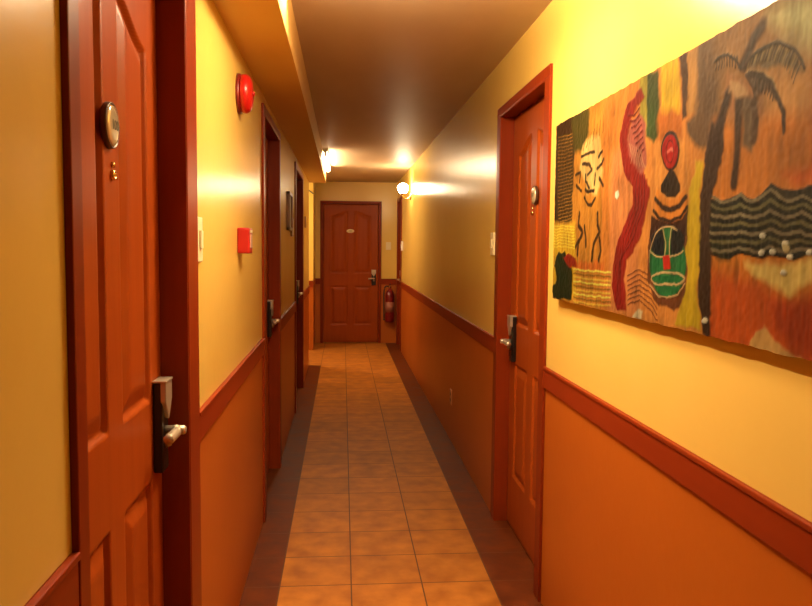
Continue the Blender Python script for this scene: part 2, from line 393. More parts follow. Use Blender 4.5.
# painting strokes: kind, sRGB paint, relief, softness or width, outline (s, t) in metres from the canvas' far lower corner
ART = [
('P',(196,120,44),0,0.012,[-0.166,0.694,0.552,0.687,0.615,-0.069,-0.173,-0.071]),
('P',(72,40,16),0,0.006,[-0.13,0.77,0.239,0.696,0.209,0.271,-0.13,0.282]),
('P',(88,66,22),0,0.012,[0.175,0.676,0.362,0.656,0.362,0.543,0.297,0.496,0.212,0.507]),
('P',(206,118,48),0,0.012,[0.486,0.688,0.756,0.685,0.818,-0.068,0.514,-0.069]),
('P',(214,150,40),0,0.01,[-0.02,0.271,0.253,0.269,0.275,0.015,-0.01,0.003]),
('P',(212,124,66),0.0,0.015,[0.571,0.462,0.773,0.487,0.875,0.007,0.576,0.002]),
('P',(214,128,58),0,0.012,[0.756,0.685,1.086,0.682,1.169,-0.067,0.818,-0.068]),
('P',(168,132,50),0,0.006,[0.758,0.666,0.854,0.643,0.837,0.477,0.773,0.487]),
('P',(70,72,30),0.001,0.006,[0.812,0.629,0.879,0.623,0.897,0.473,0.87,0.448,0.819,0.47]),
('P',(222,160,44),0.001,0.006,[0.896,0.633,0.993,0.632,1.01,0.491,0.906,0.504]),
('P',(196,104,40),0,0.012,[0.893,0.521,1.024,0.502,1.019,0.436,0.887,0.451]),
('P',(76,42,26),0,0.005,[0.998,0.635,1.043,0.632,1.05,0.484,1.026,0.475]),
('P',(188,124,66),0,0.006,[1.043,0.632,1.099,0.634,1.093,0.485,1.05,0.484]),
('P',(112,76,50),0,0.008,[1.089,0.65,1.19,0.661,1.275,0.373,1.163,0.383,1.06,0.426,1.047,0.467,1.088,0.486]),
('P',(150,98,54),0,0.02,[1.157,0.671,1.521,0.683,1.675,0.634,1.697,0.347,1.191,0.444]),
('P',(206,172,112),0,0.03,[1.359,0.61,1.676,0.62,1.688,0.47,1.509,0.517,1.423,0.567]),
('P',(190,124,66),0,0.03,[1.35,0.524,1.689,0.456,1.696,0.361,1.374,0.414]),
('P',(196,112,44),0,0.02,[1.174,0.45,1.694,0.388,1.705,0.252,1.172,0.274]),
('P',(204,96,36),0,0.015,[1.428,0.316,1.471,0.324,1.572,0.336,1.575,0.298,1.473,0.296]),
('P',(170,106,62),0,0.012,[1.216,0.533,1.335,0.499,1.347,0.432,1.223,0.454]),
('P',(112,80,54),0,0.008,[1.274,0.482,1.326,0.471,1.339,0.388,1.321,0.366,1.287,0.386]),
('P',(206,116,40),0,0.004,[1.152,0.192,1.709,0.197,1.728,-0.048,1.17,-0.027]),
('P',(198,86,28),0,0.02,[1.182,0.14,1.354,0.127,1.463,0.098,1.529,0.102,1.72,0.061,1.728,-0.048,1.17,-0.027]),
('P',(232,174,92),0.001,0.008,[1.31,0.159,1.435,0.158,1.536,0.17,1.526,0.133,1.495,0.122,1.466,0.103,1.413,0.119,1.354,0.133]),
('P',(176,66,22),0,0.015,[1.4,0.085,1.566,0.105,1.644,-0.007,1.495,0.013,1.42,0.042]),
('P',(206,142,76),0.002,0.003,[1.338,0.002,1.358,0.028,1.39,0.043,1.419,0.026,1.45,0.012,1.504,0.003,1.508,-0.004,1.406,-0.009,1.343,-0.004]),
('P',(38,36,26),0.002,0.002,[1.167,0.286,1.17,0.289,1.203,0.286,1.243,0.285,1.273,0.29,1.291,0.294,1.313,0.285,1.337,0.279,1.357,0.284,1.372,0.292,1.393,0.305,1.412,0.296,1.431,0.29,1.471,0.287,1.493,0.29,1.513,0.293,1.554,0.28,1.592,0.283,1.661,0.275,1.669,0.168,1.515,0.178,1.491,0.17,1.469,0.166,1.452,0.171,1.434,0.173,1.404,0.172,1.372,0.167,1.346,0.171,1.311,0.176,1.282,0.172,1.253,0.164,1.221,0.166,1.192,0.175,1.168,0.184]),
('P',(40,52,24),0,0.01,[1.168,0.208,1.219,0.196,1.252,0.166,1.221,0.166,1.192,0.175,1.168,0.184]),
('S',(132,104,72),0.0016,0.0065,[1.166,0.297,1.173,0.296,1.18,0.293,1.187,0.291,1.193,0.288,1.2,0.286,1.207,0.284,1.213,0.283,1.22,0.281,1.226,0.28,1.232,0.28,1.239,0.28,1.245,0.28,1.251,0.28,1.257,0.281,1.263,0.282,1.269,0.283,1.275,0.284,1.28,0.286,1.286,0.288,1.292,0.289,1.298,0.286,1.303,0.284,1.309,0.282,1.315,0.28,1.321,0.278,1.326,0.277,1.332,0.276,1.337,0.276,1.343,0.276,1.348,0.276,1.353,0.277,1.358,0.278,1.364,0.28,1.369,0.282,1.374,0.284,1.379,0.286,1.383,0.288,1.388,0.29,1.393,0.292,1.398,0.29,1.403,0.287,1.409,0.285,1.414,0.282,1.419,0.279,1.424,0.277,1.429,0.275,1.433,0.273,1.438,0.271,1.443,0.27,1.448,0.269,1.452,0.269,1.457,0.269,1.461,0.269,1.466,0.27,1.47,0.271,1.474,0.272,1.479,0.273,1.483,0.275,1.487,0.275,1.492,0.273,1.496,0.271,1.501,0.269,1.505,0.267,1.509,0.265,1.514,0.264,1.518,0.263,1.522,0.262,1.526,0.262,1.53,0.262,1.534,0.262,1.538,0.262,1.542,0.263,1.546,0.264,1.55,0.265,1.554,0.266,1.557,0.267,1.561,0.269,1.565,0.27,1.569,0.268,1.573,0.266,1.577,0.264,1.58,0.263,1.584,0.261,1.588,0.26,1.592,0.259,1.595,0.258,1.599,0.258,1.603,0.257,1.606,0.257,1.61,0.258,1.613,0.258,1.617,0.259,1.62,0.26,1.623,0.261,1.627,0.262,1.63,0.263,1.633,0.265,1.637,0.264,1.64,0.262,1.644,0.26,1.647,0.259,1.651,0.257,1.654,0.256,1.657,0.255,1.661,0.254]),
('S',(20,20,14),0.0016,0.006,[1.167,0.288,1.173,0.287,1.18,0.284,1.187,0.282,1.194,0.279,1.201,0.277,1.207,0.276,1.214,0.274,1.22,0.273,1.227,0.272,1.233,0.272,1.239,0.271,1.245,0.271,1.252,0.272,1.258,0.273,1.263,0.274,1.269,0.275,1.275,0.276,1.281,0.278,1.287,0.279,1.292,0.28,1.298,0.278,1.304,0.275,1.31,0.273,1.316,0.272,1.321,0.27,1.327,0.269,1.333,0.268,1.338,0.268,1.343,0.268,1.349,0.268,1.354,0.269,1.359,0.27,1.364,0.272,1.369,0.274,1.374,0.276,1.379,0.278,1.384,0.28,1.389,0.281,1.394,0.283,1.399,0.281,1.404,0.279,1.409,0.276,1.414,0.274,1.419,0.271,1.424,0.269,1.429,0.267,1.434,0.265,1.439,0.264,1.444,0.262,1.448,0.262,1.453,0.262,1.457,0.262,1.462,0.262,1.466,0.263,1.471,0.264,1.475,0.265,1.479,0.266,1.484,0.268,1.488,0.267,1.492,0.265,1.497,0.263,1.501,0.261,1.506,0.26,1.51,0.258,1.514,0.257,1.518,0.256,1.522,0.256,1.527,0.255,1.531,0.255,1.535,0.255,1.539,0.256,1.543,0.256,1.546,0.257,1.55,0.258,1.554,0.259,1.558,0.261,1.562,0.262,1.565,0.263,1.569,0.261,1.573,0.259,1.577,0.257,1.581,0.256,1.585,0.255,1.588,0.253,1.592,0.252,1.596,0.252,1.6,0.251,1.603,0.251,1.607,0.251,1.61,0.251,1.614,0.252,1.617,0.253,1.621,0.254,1.624,0.255,1.627,0.256,1.631,0.257,1.634,0.258,1.637,0.257,1.641,0.256,1.644,0.254,1.648,0.252,1.651,0.251,1.654,0.25,1.658,0.249,1.661,0.248]),
('S',(112,92,56),0.0016,0.0065,[1.167,0.279,1.174,0.277,1.181,0.275,1.188,0.273,1.195,0.27,1.201,0.269,1.208,0.267,1.215,0.266,1.221,0.264,1.227,0.264,1.234,0.263,1.24,0.263,1.246,0.263,1.252,0.264,1.258,0.265,1.264,0.266,1.27,0.267,1.276,0.268,1.282,0.27,1.287,0.271,1.293,0.271,1.299,0.269,1.305,0.267,1.311,0.265,1.316,0.264,1.322,0.262,1.328,0.261,1.333,0.26,1.339,0.26,1.344,0.26,1.349,0.26,1.355,0.261,1.36,0.262,1.365,0.264,1.37,0.266,1.375,0.267,1.38,0.269,1.385,0.271,1.39,0.273,1.395,0.274,1.4,0.272,1.405,0.27,1.41,0.268,1.415,0.265,1.42,0.263,1.425,0.261,1.43,0.259,1.435,0.257,1.439,0.256,1.444,0.255,1.449,0.255,1.453,0.254,1.458,0.255,1.462,0.255,1.467,0.256,1.471,0.257,1.476,0.258,1.48,0.259,1.484,0.26,1.489,0.26,1.493,0.258,1.497,0.256,1.502,0.254,1.506,0.253,1.51,0.251,1.515,0.25,1.519,0.25,1.523,0.249,1.527,0.249,1.531,0.249,1.535,0.249,1.539,0.249,1.543,0.25,1.547,0.251,1.551,0.252,1.555,0.253,1.558,0.254,1.562,0.255,1.566,0.256,1.57,0.254,1.574,0.252,1.578,0.251,1.581,0.249,1.585,0.248,1.589,0.247,1.593,0.246,1.596,0.245,1.6,0.245,1.604,0.245,1.607,0.245,1.611,0.245,1.614,0.246,1.618,0.246,1.621,0.247,1.624,0.248,1.628,0.25,1.631,0.251,1.634,0.252,1.638,0.251,1.641,0.249,1.645,0.248,1.648,0.246,1.652,0.245,1.655,0.244,1.658,0.243,1.662,0.242]),
('S',(22,24,16),0.0016,0.006,[1.168,0.27,1.175,0.268,1.182,0.266,1.189,0.263,1.195,0.262,1.202,0.26,1.209,0.258,1.215,0.257,1.222,0.256,1.228,0.255,1.234,0.255,1.241,0.255,1.247,0.255,1.253,0.256,1.259,0.256,1.265,0.257,1.271,0.259,1.276,0.26,1.282,0.261,1.288,0.263,1.294,0.262,1.3,0.26,1.305,0.259,1.311,0.257,1.317,0.255,1.323,0.254,1.328,0.253,1.334,0.252,1.339,0.252,1.345,0.252,1.35,0.253,1.355,0.253,1.36,0.255,1.365,0.256,1.371,0.258,1.376,0.259,1.381,0.261,1.385,0.263,1.39,0.265,1.395,0.266,1.4,0.264,1.405,0.262,1.411,0.259,1.416,0.257,1.421,0.255,1.425,0.253,1.43,0.251,1.435,0.25,1.44,0.249,1.445,0.248,1.449,0.247,1.454,0.247,1.458,0.247,1.463,0.248,1.467,0.249,1.472,0.25,1.476,0.251,1.48,0.252,1.485,0.253,1.489,0.252,1.494,0.25,1.498,0.249,1.502,0.247,1.507,0.246,1.511,0.245,1.515,0.244,1.519,0.243,1.524,0.242,1.528,0.242,1.532,0.242,1.536,0.242,1.54,0.243,1.544,0.243,1.547,0.244,1.551,0.245,1.555,0.246,1.559,0.247,1.563,0.248,1.566,0.249,1.57,0.247,1.574,0.245,1.578,0.244,1.582,0.243,1.586,0.241,1.589,0.24,1.593,0.24,1.597,0.239,1.601,0.239,1.604,0.239,1.608,0.239,1.611,0.239,1.615,0.24,1.618,0.24,1.621,0.241,1.625,0.242,1.628,0.243,1.632,0.244,1.635,0.246,1.638,0.244,1.642,0.243,1.645,0.241,1.649,0.24,1.652,0.239,1.655,0.238,1.659,0.237,1.662,0.236]),
('S',(132,104,72),0.0016,0.0065,[1.169,0.26,1.176,0.258,1.183,0.256,1.189,0.254,1.196,0.253,1.203,0.251,1.209,0.25,1.216,0.249,1.222,0.248,1.229,0.247,1.235,0.247,1.241,0.247,1.247,0.247,1.253,0.248,1.259,0.248,1.265,0.249,1.271,0.25,1.277,0.252,1.283,0.253,1.289,0.254,1.294,0.254,1.3,0.252,1.306,0.25,1.312,0.249,1.318,0.247,1.323,0.246,1.329,0.245,1.334,0.244,1.34,0.244,1.345,0.244,1.351,0.245,1.356,0.246,1.361,0.247,1.366,0.248,1.371,0.249,1.376,0.251,1.381,0.253,1.386,0.254,1.391,0.256,1.396,0.257,1.401,0.255,1.406,0.253,1.411,0.251,1.416,0.249,1.421,0.247,1.426,0.245,1.431,0.244,1.436,0.242,1.441,0.241,1.445,0.241,1.45,0.24,1.455,0.24,1.459,0.24,1.464,0.241,1.468,0.241,1.472,0.242,1.477,0.243,1.481,0.245,1.485,0.246,1.49,0.244,1.494,0.243,1.499,0.241,1.503,0.24,1.507,0.239,1.511,0.238,1.516,0.237,1.52,0.236,1.524,0.236,1.528,0.235,1.532,0.235,1.536,0.236,1.54,0.236,1.544,0.237,1.548,0.237,1.552,0.238,1.556,0.239,1.559,0.24,1.563,0.242,1.567,0.241,1.571,0.24,1.575,0.238,1.579,0.237,1.582,0.236,1.586,0.235,1.59,0.234,1.594,0.233,1.597,0.233,1.601,0.232,1.605,0.232,1.608,0.233,1.612,0.233,1.615,0.233,1.619,0.234,1.622,0.235,1.625,0.236,1.629,0.237,1.632,0.238,1.635,0.239,1.639,0.237,1.642,0.236,1.646,0.235,1.649,0.234,1.653,0.232,1.656,0.232,1.659,0.231,1.662,0.23]),
('S',(20,20,14),0.0016,0.006,[1.17,0.251,1.176,0.249,1.183,0.247,1.19,0.245,1.197,0.244,1.204,0.242,1.21,0.241,1.217,0.24,1.223,0.239,1.229,0.239,1.236,0.239,1.242,0.239,1.248,0.239,1.254,0.239,1.26,0.24,1.266,0.241,1.272,0.242,1.278,0.243,1.284,0.245,1.289,0.246,1.295,0.245,1.301,0.243,1.307,0.242,1.313,0.24,1.318,0.239,1.324,0.238,1.33,0.237,1.335,0.237,1.34,0.236,1.346,0.236,1.351,0.237,1.356,0.238,1.362,0.239,1.367,0.24,1.372,0.241,1.377,0.243,1.382,0.244,1.387,0.246,1.392,0.248,1.397,0.248,1.402,0.246,1.407,0.244,1.412,0.243,1.417,0.241,1.422,0.239,1.427,0.237,1.432,0.236,1.436,0.235,1.441,0.234,1.446,0.233,1.45,0.233,1.455,0.233,1.46,0.233,1.464,0.234,1.469,0.234,1.473,0.235,1.477,0.236,1.482,0.237,1.486,0.238,1.49,0.237,1.495,0.235,1.499,0.234,1.503,0.233,1.508,0.232,1.512,0.231,1.516,0.23,1.52,0.229,1.525,0.229,1.529,0.229,1.533,0.229,1.537,0.229,1.541,0.229,1.545,0.23,1.548,0.231,1.552,0.232,1.556,0.233,1.56,0.234,1.564,0.235,1.568,0.234,1.571,0.233,1.575,0.232,1.579,0.23,1.583,0.229,1.587,0.228,1.59,0.228,1.594,0.227,1.598,0.226,1.601,0.226,1.605,0.226,1.609,0.226,1.612,0.227,1.616,0.227,1.619,0.228,1.622,0.229,1.626,0.23,1.629,0.231,1.633,0.232,1.636,0.232,1.639,0.231,1.643,0.23,1.646,0.228,1.65,0.227,1.653,0.226,1.656,0.225,1.66,0.225,1.663,0.224]),
('S',(112,92,56),0.0016,0.0065,[1.17,0.242,1.177,0.24,1.184,0.238,1.191,0.236,1.198,0.235,1.204,0.234,1.211,0.232,1.217,0.232,1.224,0.231,1.23,0.23,1.236,0.23,1.243,0.23,1.249,0.231,1.255,0.231,1.261,0.232,1.267,0.233,1.273,0.234,1.278,0.235,1.284,0.236,1.29,0.238,1.296,0.236,1.302,0.235,1.307,0.233,1.313,0.232,1.319,0.231,1.325,0.23,1.33,0.229,1.336,0.229,1.341,0.229,1.346,0.229,1.352,0.229,1.357,0.23,1.362,0.231,1.367,0.232,1.372,0.233,1.377,0.235,1.382,0.236,1.387,0.238,1.392,0.239,1.397,0.239,1.402,0.237,1.407,0.236,1.413,0.234,1.418,0.233,1.422,0.231,1.427,0.23,1.432,0.228,1.437,0.227,1.442,0.226,1.446,0.226,1.451,0.226,1.456,0.226,1.46,0.226,1.465,0.227,1.469,0.227,1.473,0.228,1.478,0.229,1.482,0.23,1.486,0.231,1.491,0.23,1.495,0.228,1.5,0.227,1.504,0.226,1.508,0.225,1.513,0.224,1.517,0.223,1.521,0.222,1.525,0.222,1.529,0.222,1.533,0.222,1.537,0.222,1.541,0.223,1.545,0.223,1.549,0.224,1.553,0.225,1.557,0.226,1.56,0.227,1.564,0.228,1.568,0.227,1.572,0.226,1.576,0.225,1.58,0.224,1.584,0.223,1.587,0.222,1.591,0.221,1.595,0.221,1.598,0.22,1.602,0.22,1.606,0.22,1.609,0.22,1.613,0.22,1.616,0.221,1.62,0.222,1.623,0.222,1.626,0.223,1.63,0.224,1.633,0.225,1.636,0.225,1.64,0.224,1.643,0.223,1.647,0.222,1.65,0.221,1.653,0.22,1.657,0.219,1.66,0.219,1.663,0.218]),
('S',(22,24,16),0.0016,0.006,[1.171,0.232,1.178,0.23,1.185,0.229,1.192,0.227,1.198,0.226,1.205,0.225,1.211,0.224,1.218,0.223,1.224,0.223,1.231,0.222,1.237,0.222,1.243,0.222,1.249,0.223,1.255,0.223,1.261,0.224,1.267,0.225,1.273,0.226,1.279,0.227,1.285,0.228,1.291,0.229,1.297,0.228,1.302,0.226,1.308,0.225,1.314,0.224,1.32,0.223,1.325,0.222,1.331,0.221,1.336,0.221,1.342,0.221,1.347,0.221,1.352,0.221,1.358,0.222,1.363,0.223,1.368,0.224,1.373,0.225,1.378,0.226,1.383,0.228,1.388,0.229,1.393,0.23,1.398,0.23,1.403,0.229,1.408,0.227,1.413,0.226,1.418,0.224,1.423,0.223,1.428,0.222,1.433,0.221,1.438,0.22,1.442,0.219,1.447,0.219,1.452,0.219,1.456,0.219,1.461,0.219,1.465,0.219,1.47,0.22,1.474,0.221,1.478,0.222,1.483,0.223,1.487,0.223,1.491,0.222,1.496,0.221,1.5,0.22,1.505,0.219,1.509,0.218,1.513,0.217,1.517,0.216,1.521,0.216,1.526,0.215,1.53,0.215,1.534,0.215,1.538,0.216,1.542,0.216,1.546,0.217,1.55,0.217,1.553,0.218,1.557,0.219,1.561,0.22,1.565,0.221,1.569,0.22,1.573,0.219,1.576,0.218,1.58,0.217,1.584,0.216,1.588,0.215,1.592,0.215,1.595,0.214,1.599,0.214,1.602,0.214,1.606,0.214,1.61,0.214,1.613,0.214,1.617,0.215,1.62,0.215,1.623,0.216,1.627,0.217,1.63,0.218,1.634,0.219,1.637,0.219,1.64,0.218,1.644,0.217,1.647,0.216,1.651,0.215,1.654,0.214,1.657,0.213,1.661,0.213,1.664,0.212]),
('S',(132,104,72),0.0016,0.0065,[1.172,0.223,1.179,0.221,1.186,0.22,1.192,0.218,1.199,0.217,1.206,0.216,1.212,0.215,1.219,0.215,1.225,0.214,1.231,0.214,1.238,0.214,1.244,0.214,1.25,0.214,1.256,0.215,1.262,0.216,1.268,0.216,1.274,0.217,1.28,0.218,1.286,0.22,1.291,0.22,1.297,0.219,1.303,0.218,1.309,0.217,1.315,0.216,1.32,0.215,1.326,0.214,1.331,0.213,1.337,0.213,1.342,0.213,1.348,0.213,1.353,0.213,1.358,0.214,1.363,0.215,1.369,0.216,1.374,0.217,1.379,0.218,1.384,0.219,1.389,0.221,1.394,0.222,1.399,0.221,1.404,0.22,1.409,0.219,1.414,0.217,1.419,0.216,1.424,0.215,1.429,0.214,1.433,0.213,1.438,0.212,1.443,0.212,1.448,0.211,1.452,0.211,1.457,0.211,1.461,0.212,1.466,0.212,1.47,0.213,1.475,0.214,1.479,0.215,1.483,0.216,1.488,0.216,1.492,0.215,1.496,0.213,1.501,0.212,1.505,0.211,1.509,0.211,1.514,0.21,1.518,0.209,1.522,0.209,1.526,0.209,1.53,0.209,1.534,0.209,1.538,0.209,1.542,0.21,1.546,0.21,1.55,0.211,1.554,0.212,1.558,0.212,1.562,0.213,1.565,0.214,1.569,0.213,1.573,0.212,1.577,0.211,1.581,0.21,1.585,0.209,1.588,0.209,1.592,0.208,1.596,0.208,1.599,0.208,1.603,0.207,1.607,0.207,1.61,0.208,1.614,0.208,1.617,0.209,1.621,0.209,1.624,0.21,1.627,0.211,1.631,0.211,1.634,0.212,1.637,0.212,1.641,0.211,1.644,0.21,1.648,0.209,1.651,0.208,1.654,0.208,1.658,0.207,1.661,0.207,1.664,0.206]),
('S',(20,20,14),0.0016,0.006,[1.173,0.213,1.179,0.212,1.186,0.211,1.193,0.21,1.2,0.208,1.206,0.208,1.213,0.207,1.219,0.206,1.226,0.206,1.232,0.206,1.238,0.206,1.245,0.206,1.251,0.206,1.257,0.207,1.263,0.207,1.269,0.208,1.275,0.209,1.28,0.21,1.286,0.211,1.292,0.212,1.298,0.211,1.304,0.209,1.309,0.208,1.315,0.207,1.321,0.206,1.326,0.206,1.332,0.205,1.338,0.205,1.343,0.205,1.348,0.205,1.354,0.205,1.359,0.206,1.364,0.207,1.369,0.208,1.374,0.209,1.379,0.21,1.384,0.211,1.389,0.212,1.394,0.213,1.399,0.213,1.404,0.212,1.41,0.21,1.414,0.209,1.419,0.208,1.424,0.207,1.429,0.206,1.434,0.205,1.439,0.205,1.443,0.204,1.448,0.204,1.453,0.204,1.457,0.204,1.462,0.205,1.466,0.205,1.471,0.206,1.475,0.206,1.48,0.207,1.484,0.208,1.488,0.208,1.493,0.207,1.497,0.206,1.501,0.205,1.506,0.204,1.51,0.204,1.514,0.203,1.518,0.203,1.523,0.202,1.527,0.202,1.531,0.202,1.535,0.202,1.539,0.203,1.543,0.203,1.547,0.203,1.551,0.204,1.554,0.205,1.558,0.206,1.562,0.207,1.566,0.207,1.57,0.206,1.574,0.205,1.577,0.204,1.581,0.204,1.585,0.203,1.589,0.202,1.593,0.202,1.596,0.201,1.6,0.201,1.603,0.201,1.607,0.201,1.611,0.201,1.614,0.202,1.618,0.202,1.621,0.203,1.624,0.204,1.628,0.204,1.631,0.205,1.635,0.206,1.638,0.206,1.641,0.205,1.645,0.204,1.648,0.203,1.652,0.202,1.655,0.202,1.658,0.201,1.662,0.201,1.665,0.2]),
('S',(112,92,56),0.0016,0.0065,[1.173,0.204,1.18,0.203,1.187,0.202,1.194,0.201,1.2,0.2,1.207,0.199,1.214,0.198,1.22,0.198,1.226,0.197,1.233,0.197,1.239,0.197,1.245,0.198,1.251,0.198,1.257,0.198,1.263,0.199,1.269,0.2,1.275,0.201,1.281,0.202,1.287,0.203,1.293,0.203,1.299,0.202,1.304,0.201,1.31,0.2,1.316,0.199,1.322,0.198,1.327,0.198,1.333,0.197,1.338,0.197,1.344,0.197,1.349,0.197,1.354,0.198,1.36,0.198,1.365,0.199,1.37,0.2,1.375,0.201,1.38,0.202,1.385,0.203,1.39,0.204,1.395,0.205,1.4,0.204,1.405,0.203,1.41,0.202,1.415,0.201,1.42,0.2,1.425,0.199,1.43,0.198,1.435,0.198,1.439,0.197,1.444,0.197,1.449,0.197,1.453,0.197,1.458,0.197,1.462,0.197,1.467,0.198,1.471,0.199,1.476,0.199,1.48,0.2,1.484,0.201,1.489,0.201,1.493,0.2,1.498,0.199,1.502,0.198,1.506,0.197,1.51,0.197,1.515,0.196,1.519,0.196,1.523,0.196,1.527,0.195,1.531,0.195,1.535,0.196,1.539,0.196,1.543,0.196,1.547,0.197,1.551,0.197,1.555,0.198,1.559,0.199,1.563,0.2,1.566,0.2,1.57,0.199,1.574,0.199,1.578,0.198,1.582,0.197,1.586,0.196,1.589,0.196,1.593,0.195,1.597,0.195,1.6,0.195,1.604,0.195,1.608,0.195,1.611,0.195,1.615,0.196,1.618,0.196,1.622,0.197,1.625,0.197,1.628,0.198,1.632,0.199,1.635,0.199,1.638,0.199,1.642,0.198,1.645,0.197,1.649,0.197,1.652,0.196,1.655,0.196,1.659,0.195,1.662,0.195,1.665,0.195]),
('S',(22,24,16),0.0016,0.006,[1.174,0.195,1.181,0.194,1.188,0.193,1.194,0.192,1.201,0.191,1.208,0.19,1.214,0.19,1.221,0.189,1.227,0.189,1.233,0.189,1.24,0.189,1.246,0.189,1.252,0.19,1.258,0.19,1.264,0.191,1.27,0.192,1.276,0.192,1.282,0.193,1.288,0.194,1.293,0.194,1.299,0.193,1.305,0.193,1.311,0.192,1.316,0.191,1.322,0.19,1.328,0.19,1.333,0.19,1.339,0.189,1.344,0.189,1.35,0.189,1.355,0.19,1.36,0.19,1.365,0.191,1.371,0.192,1.376,0.192,1.381,0.193,1.386,0.194,1.391,0.195,1.396,0.196,1.401,0.195,1.406,0.194,1.411,0.193,1.416,0.193,1.421,0.192,1.426,0.191,1.43,0.191,1.435,0.19,1.44,0.19,1.445,0.189,1.449,0.189,1.454,0.19,1.458,0.19,1.463,0.19,1.467,0.191,1.472,0.191,1.476,0.192,1.481,0.193,1.485,0.194,1.489,0.193,1.494,0.192,1.498,0.192,1.502,0.191,1.507,0.19,1.511,0.19,1.515,0.189,1.519,0.189,1.524,0.189,1.528,0.189,1.532,0.189,1.536,0.189,1.54,0.189,1.544,0.19,1.548,0.19,1.552,0.191,1.555,0.191,1.559,0.192,1.563,0.193,1.567,0.193,1.571,0.192,1.575,0.192,1.579,0.191,1.582,0.19,1.586,0.19,1.59,0.189,1.594,0.189,1.597,0.189,1.601,0.189,1.604,0.189,1.608,0.189,1.612,0.189,1.615,0.189,1.619,0.19,1.622,0.19,1.625,0.191,1.629,0.192,1.632,0.192,1.636,0.193,1.639,0.192,1.642,0.192,1.646,0.191,1.649,0.19,1.653,0.19,1.656,0.189,1.659,0.189,1.662,0.189,1.666,0.189]),
('S',(132,104,72),0.0016,0.0065,[1.175,0.185,1.182,0.184,1.188,0.184,1.195,0.183,1.202,0.182,1.208,0.182,1.215,0.181,1.221,0.181,1.228,0.181,1.234,0.181,1.24,0.181,1.246,0.181,1.253,0.182,1.259,0.182,1.265,0.183,1.271,0.183,1.277,0.184,1.282,0.185,1.288,0.186,1.294,0.186,1.3,0.185,1.306,0.184,1.311,0.183,1.317,0.183,1.323,0.182,1.328,0.182,1.334,0.182,1.339,0.181,1.345,0.181,1.35,0.182,1.356,0.182,1.361,0.182,1.366,0.183,1.371,0.183,1.376,0.184,1.381,0.185,1.386,0.186,1.391,0.187,1.396,0.187,1.402,0.187,1.407,0.186,1.412,0.185,1.416,0.184,1.421,0.184,1.426,0.183,1.431,0.183,1.436,0.182,1.441,0.182,1.445,0.182,1.45,0.182,1.454,0.182,1.459,0.183,1.464,0.183,1.468,0.184,1.472,0.184,1.477,0.185,1.481,0.185,1.486,0.186,1.49,0.186,1.494,0.185,1.499,0.184,1.503,0.184,1.507,0.183,1.512,0.183,1.516,0.182,1.52,0.182,1.524,0.182,1.528,0.182,1.532,0.182,1.536,0.182,1.54,0.183,1.544,0.183,1.548,0.183,1.552,0.184,1.556,0.185,1.56,0.185,1.564,0.186,1.568,0.186,1.571,0.185,1.575,0.185,1.579,0.184,1.583,0.184,1.587,0.183,1.59,0.183,1.594,0.183,1.598,0.182,1.601,0.182,1.605,0.182,1.608,0.183,1.612,0.183,1.616,0.183,1.619,0.184,1.622,0.184,1.626,0.185,1.629,0.185,1.633,0.186,1.636,0.186,1.64,0.186,1.643,0.185,1.646,0.185,1.65,0.184,1.653,0.184,1.656,0.183,1.66,0.183,1.663,0.183,1.666,0.183]),
('S',(20,20,14),0.0016,0.006,[1.176,0.176,1.182,0.175,1.189,0.175,1.196,0.174,1.202,0.173,1.209,0.173,1.216,0.173,1.222,0.173,1.228,0.172,1.235,0.173,1.241,0.173,1.247,0.173,1.253,0.173,1.259,0.174,1.265,0.174,1.271,0.175,1.277,0.176,1.283,0.176,1.289,0.177,1.295,0.177,1.301,0.176,1.306,0.176,1.312,0.175,1.318,0.175,1.323,0.174,1.329,0.174,1.335,0.174,1.34,0.174,1.345,0.174,1.351,0.174,1.356,0.174,1.361,0.174,1.367,0.175,1.372,0.175,1.377,0.176,1.382,0.177,1.387,0.177,1.392,0.178,1.397,0.178,1.402,0.178,1.407,0.177,1.412,0.177,1.417,0.176,1.422,0.176,1.427,0.175,1.432,0.175,1.436,0.175,1.441,0.175,1.446,0.175,1.45,0.175,1.455,0.175,1.46,0.175,1.464,0.176,1.469,0.176,1.473,0.177,1.477,0.177,1.482,0.178,1.486,0.179,1.491,0.178,1.495,0.178,1.499,0.177,1.504,0.177,1.508,0.176,1.512,0.176,1.516,0.176,1.521,0.175,1.525,0.175,1.529,0.175,1.533,0.175,1.537,0.176,1.541,0.176,1.545,0.176,1.549,0.177,1.553,0.177,1.557,0.178,1.56,0.178,1.564,0.179,1.568,0.179,1.572,0.179,1.576,0.178,1.58,0.178,1.583,0.177,1.587,0.177,1.591,0.176,1.595,0.176,1.598,0.176,1.602,0.176,1.605,0.176,1.609,0.176,1.613,0.177,1.616,0.177,1.62,0.177,1.623,0.178,1.626,0.178,1.63,0.179,1.633,0.179,1.637,0.18,1.64,0.179,1.643,0.179,1.647,0.178,1.65,0.178,1.654,0.177,1.657,0.177,1.66,0.177,1.663,0.177,1.667,0.177]),
('P',(66,38,24),0.002,0.004,[1.166,0.448,1.215,0.447,1.206,0.362,1.178,0.304,1.173,0.202,1.193,0.005,1.158,0.005,1.13,0.075,1.118,0.288,1.13,0.36]),
('S',(58,30,20),0.002,0.03,[1.226,0.494,1.206,0.459,1.186,0.431,1.176,0.401,1.167,0.369]),
('S',(66,36,20),0.002,0.026,[1.267,0.481,1.268,0.438,1.268,0.408,1.265,0.353,1.262,0.313]),
('S',(84,52,32),0.001,0.02,[1.318,0.463,1.33,0.428,1.328,0.39]),
('P',(206,152,36),0.002,0.005,[1.097,0.379,1.129,0.371,1.116,0.309,1.129,0.203,1.124,0.096,1.145,0.008,1.023,0.008,1.05,0.058,1.075,0.115,1.061,0.225,1.069,0.312]),
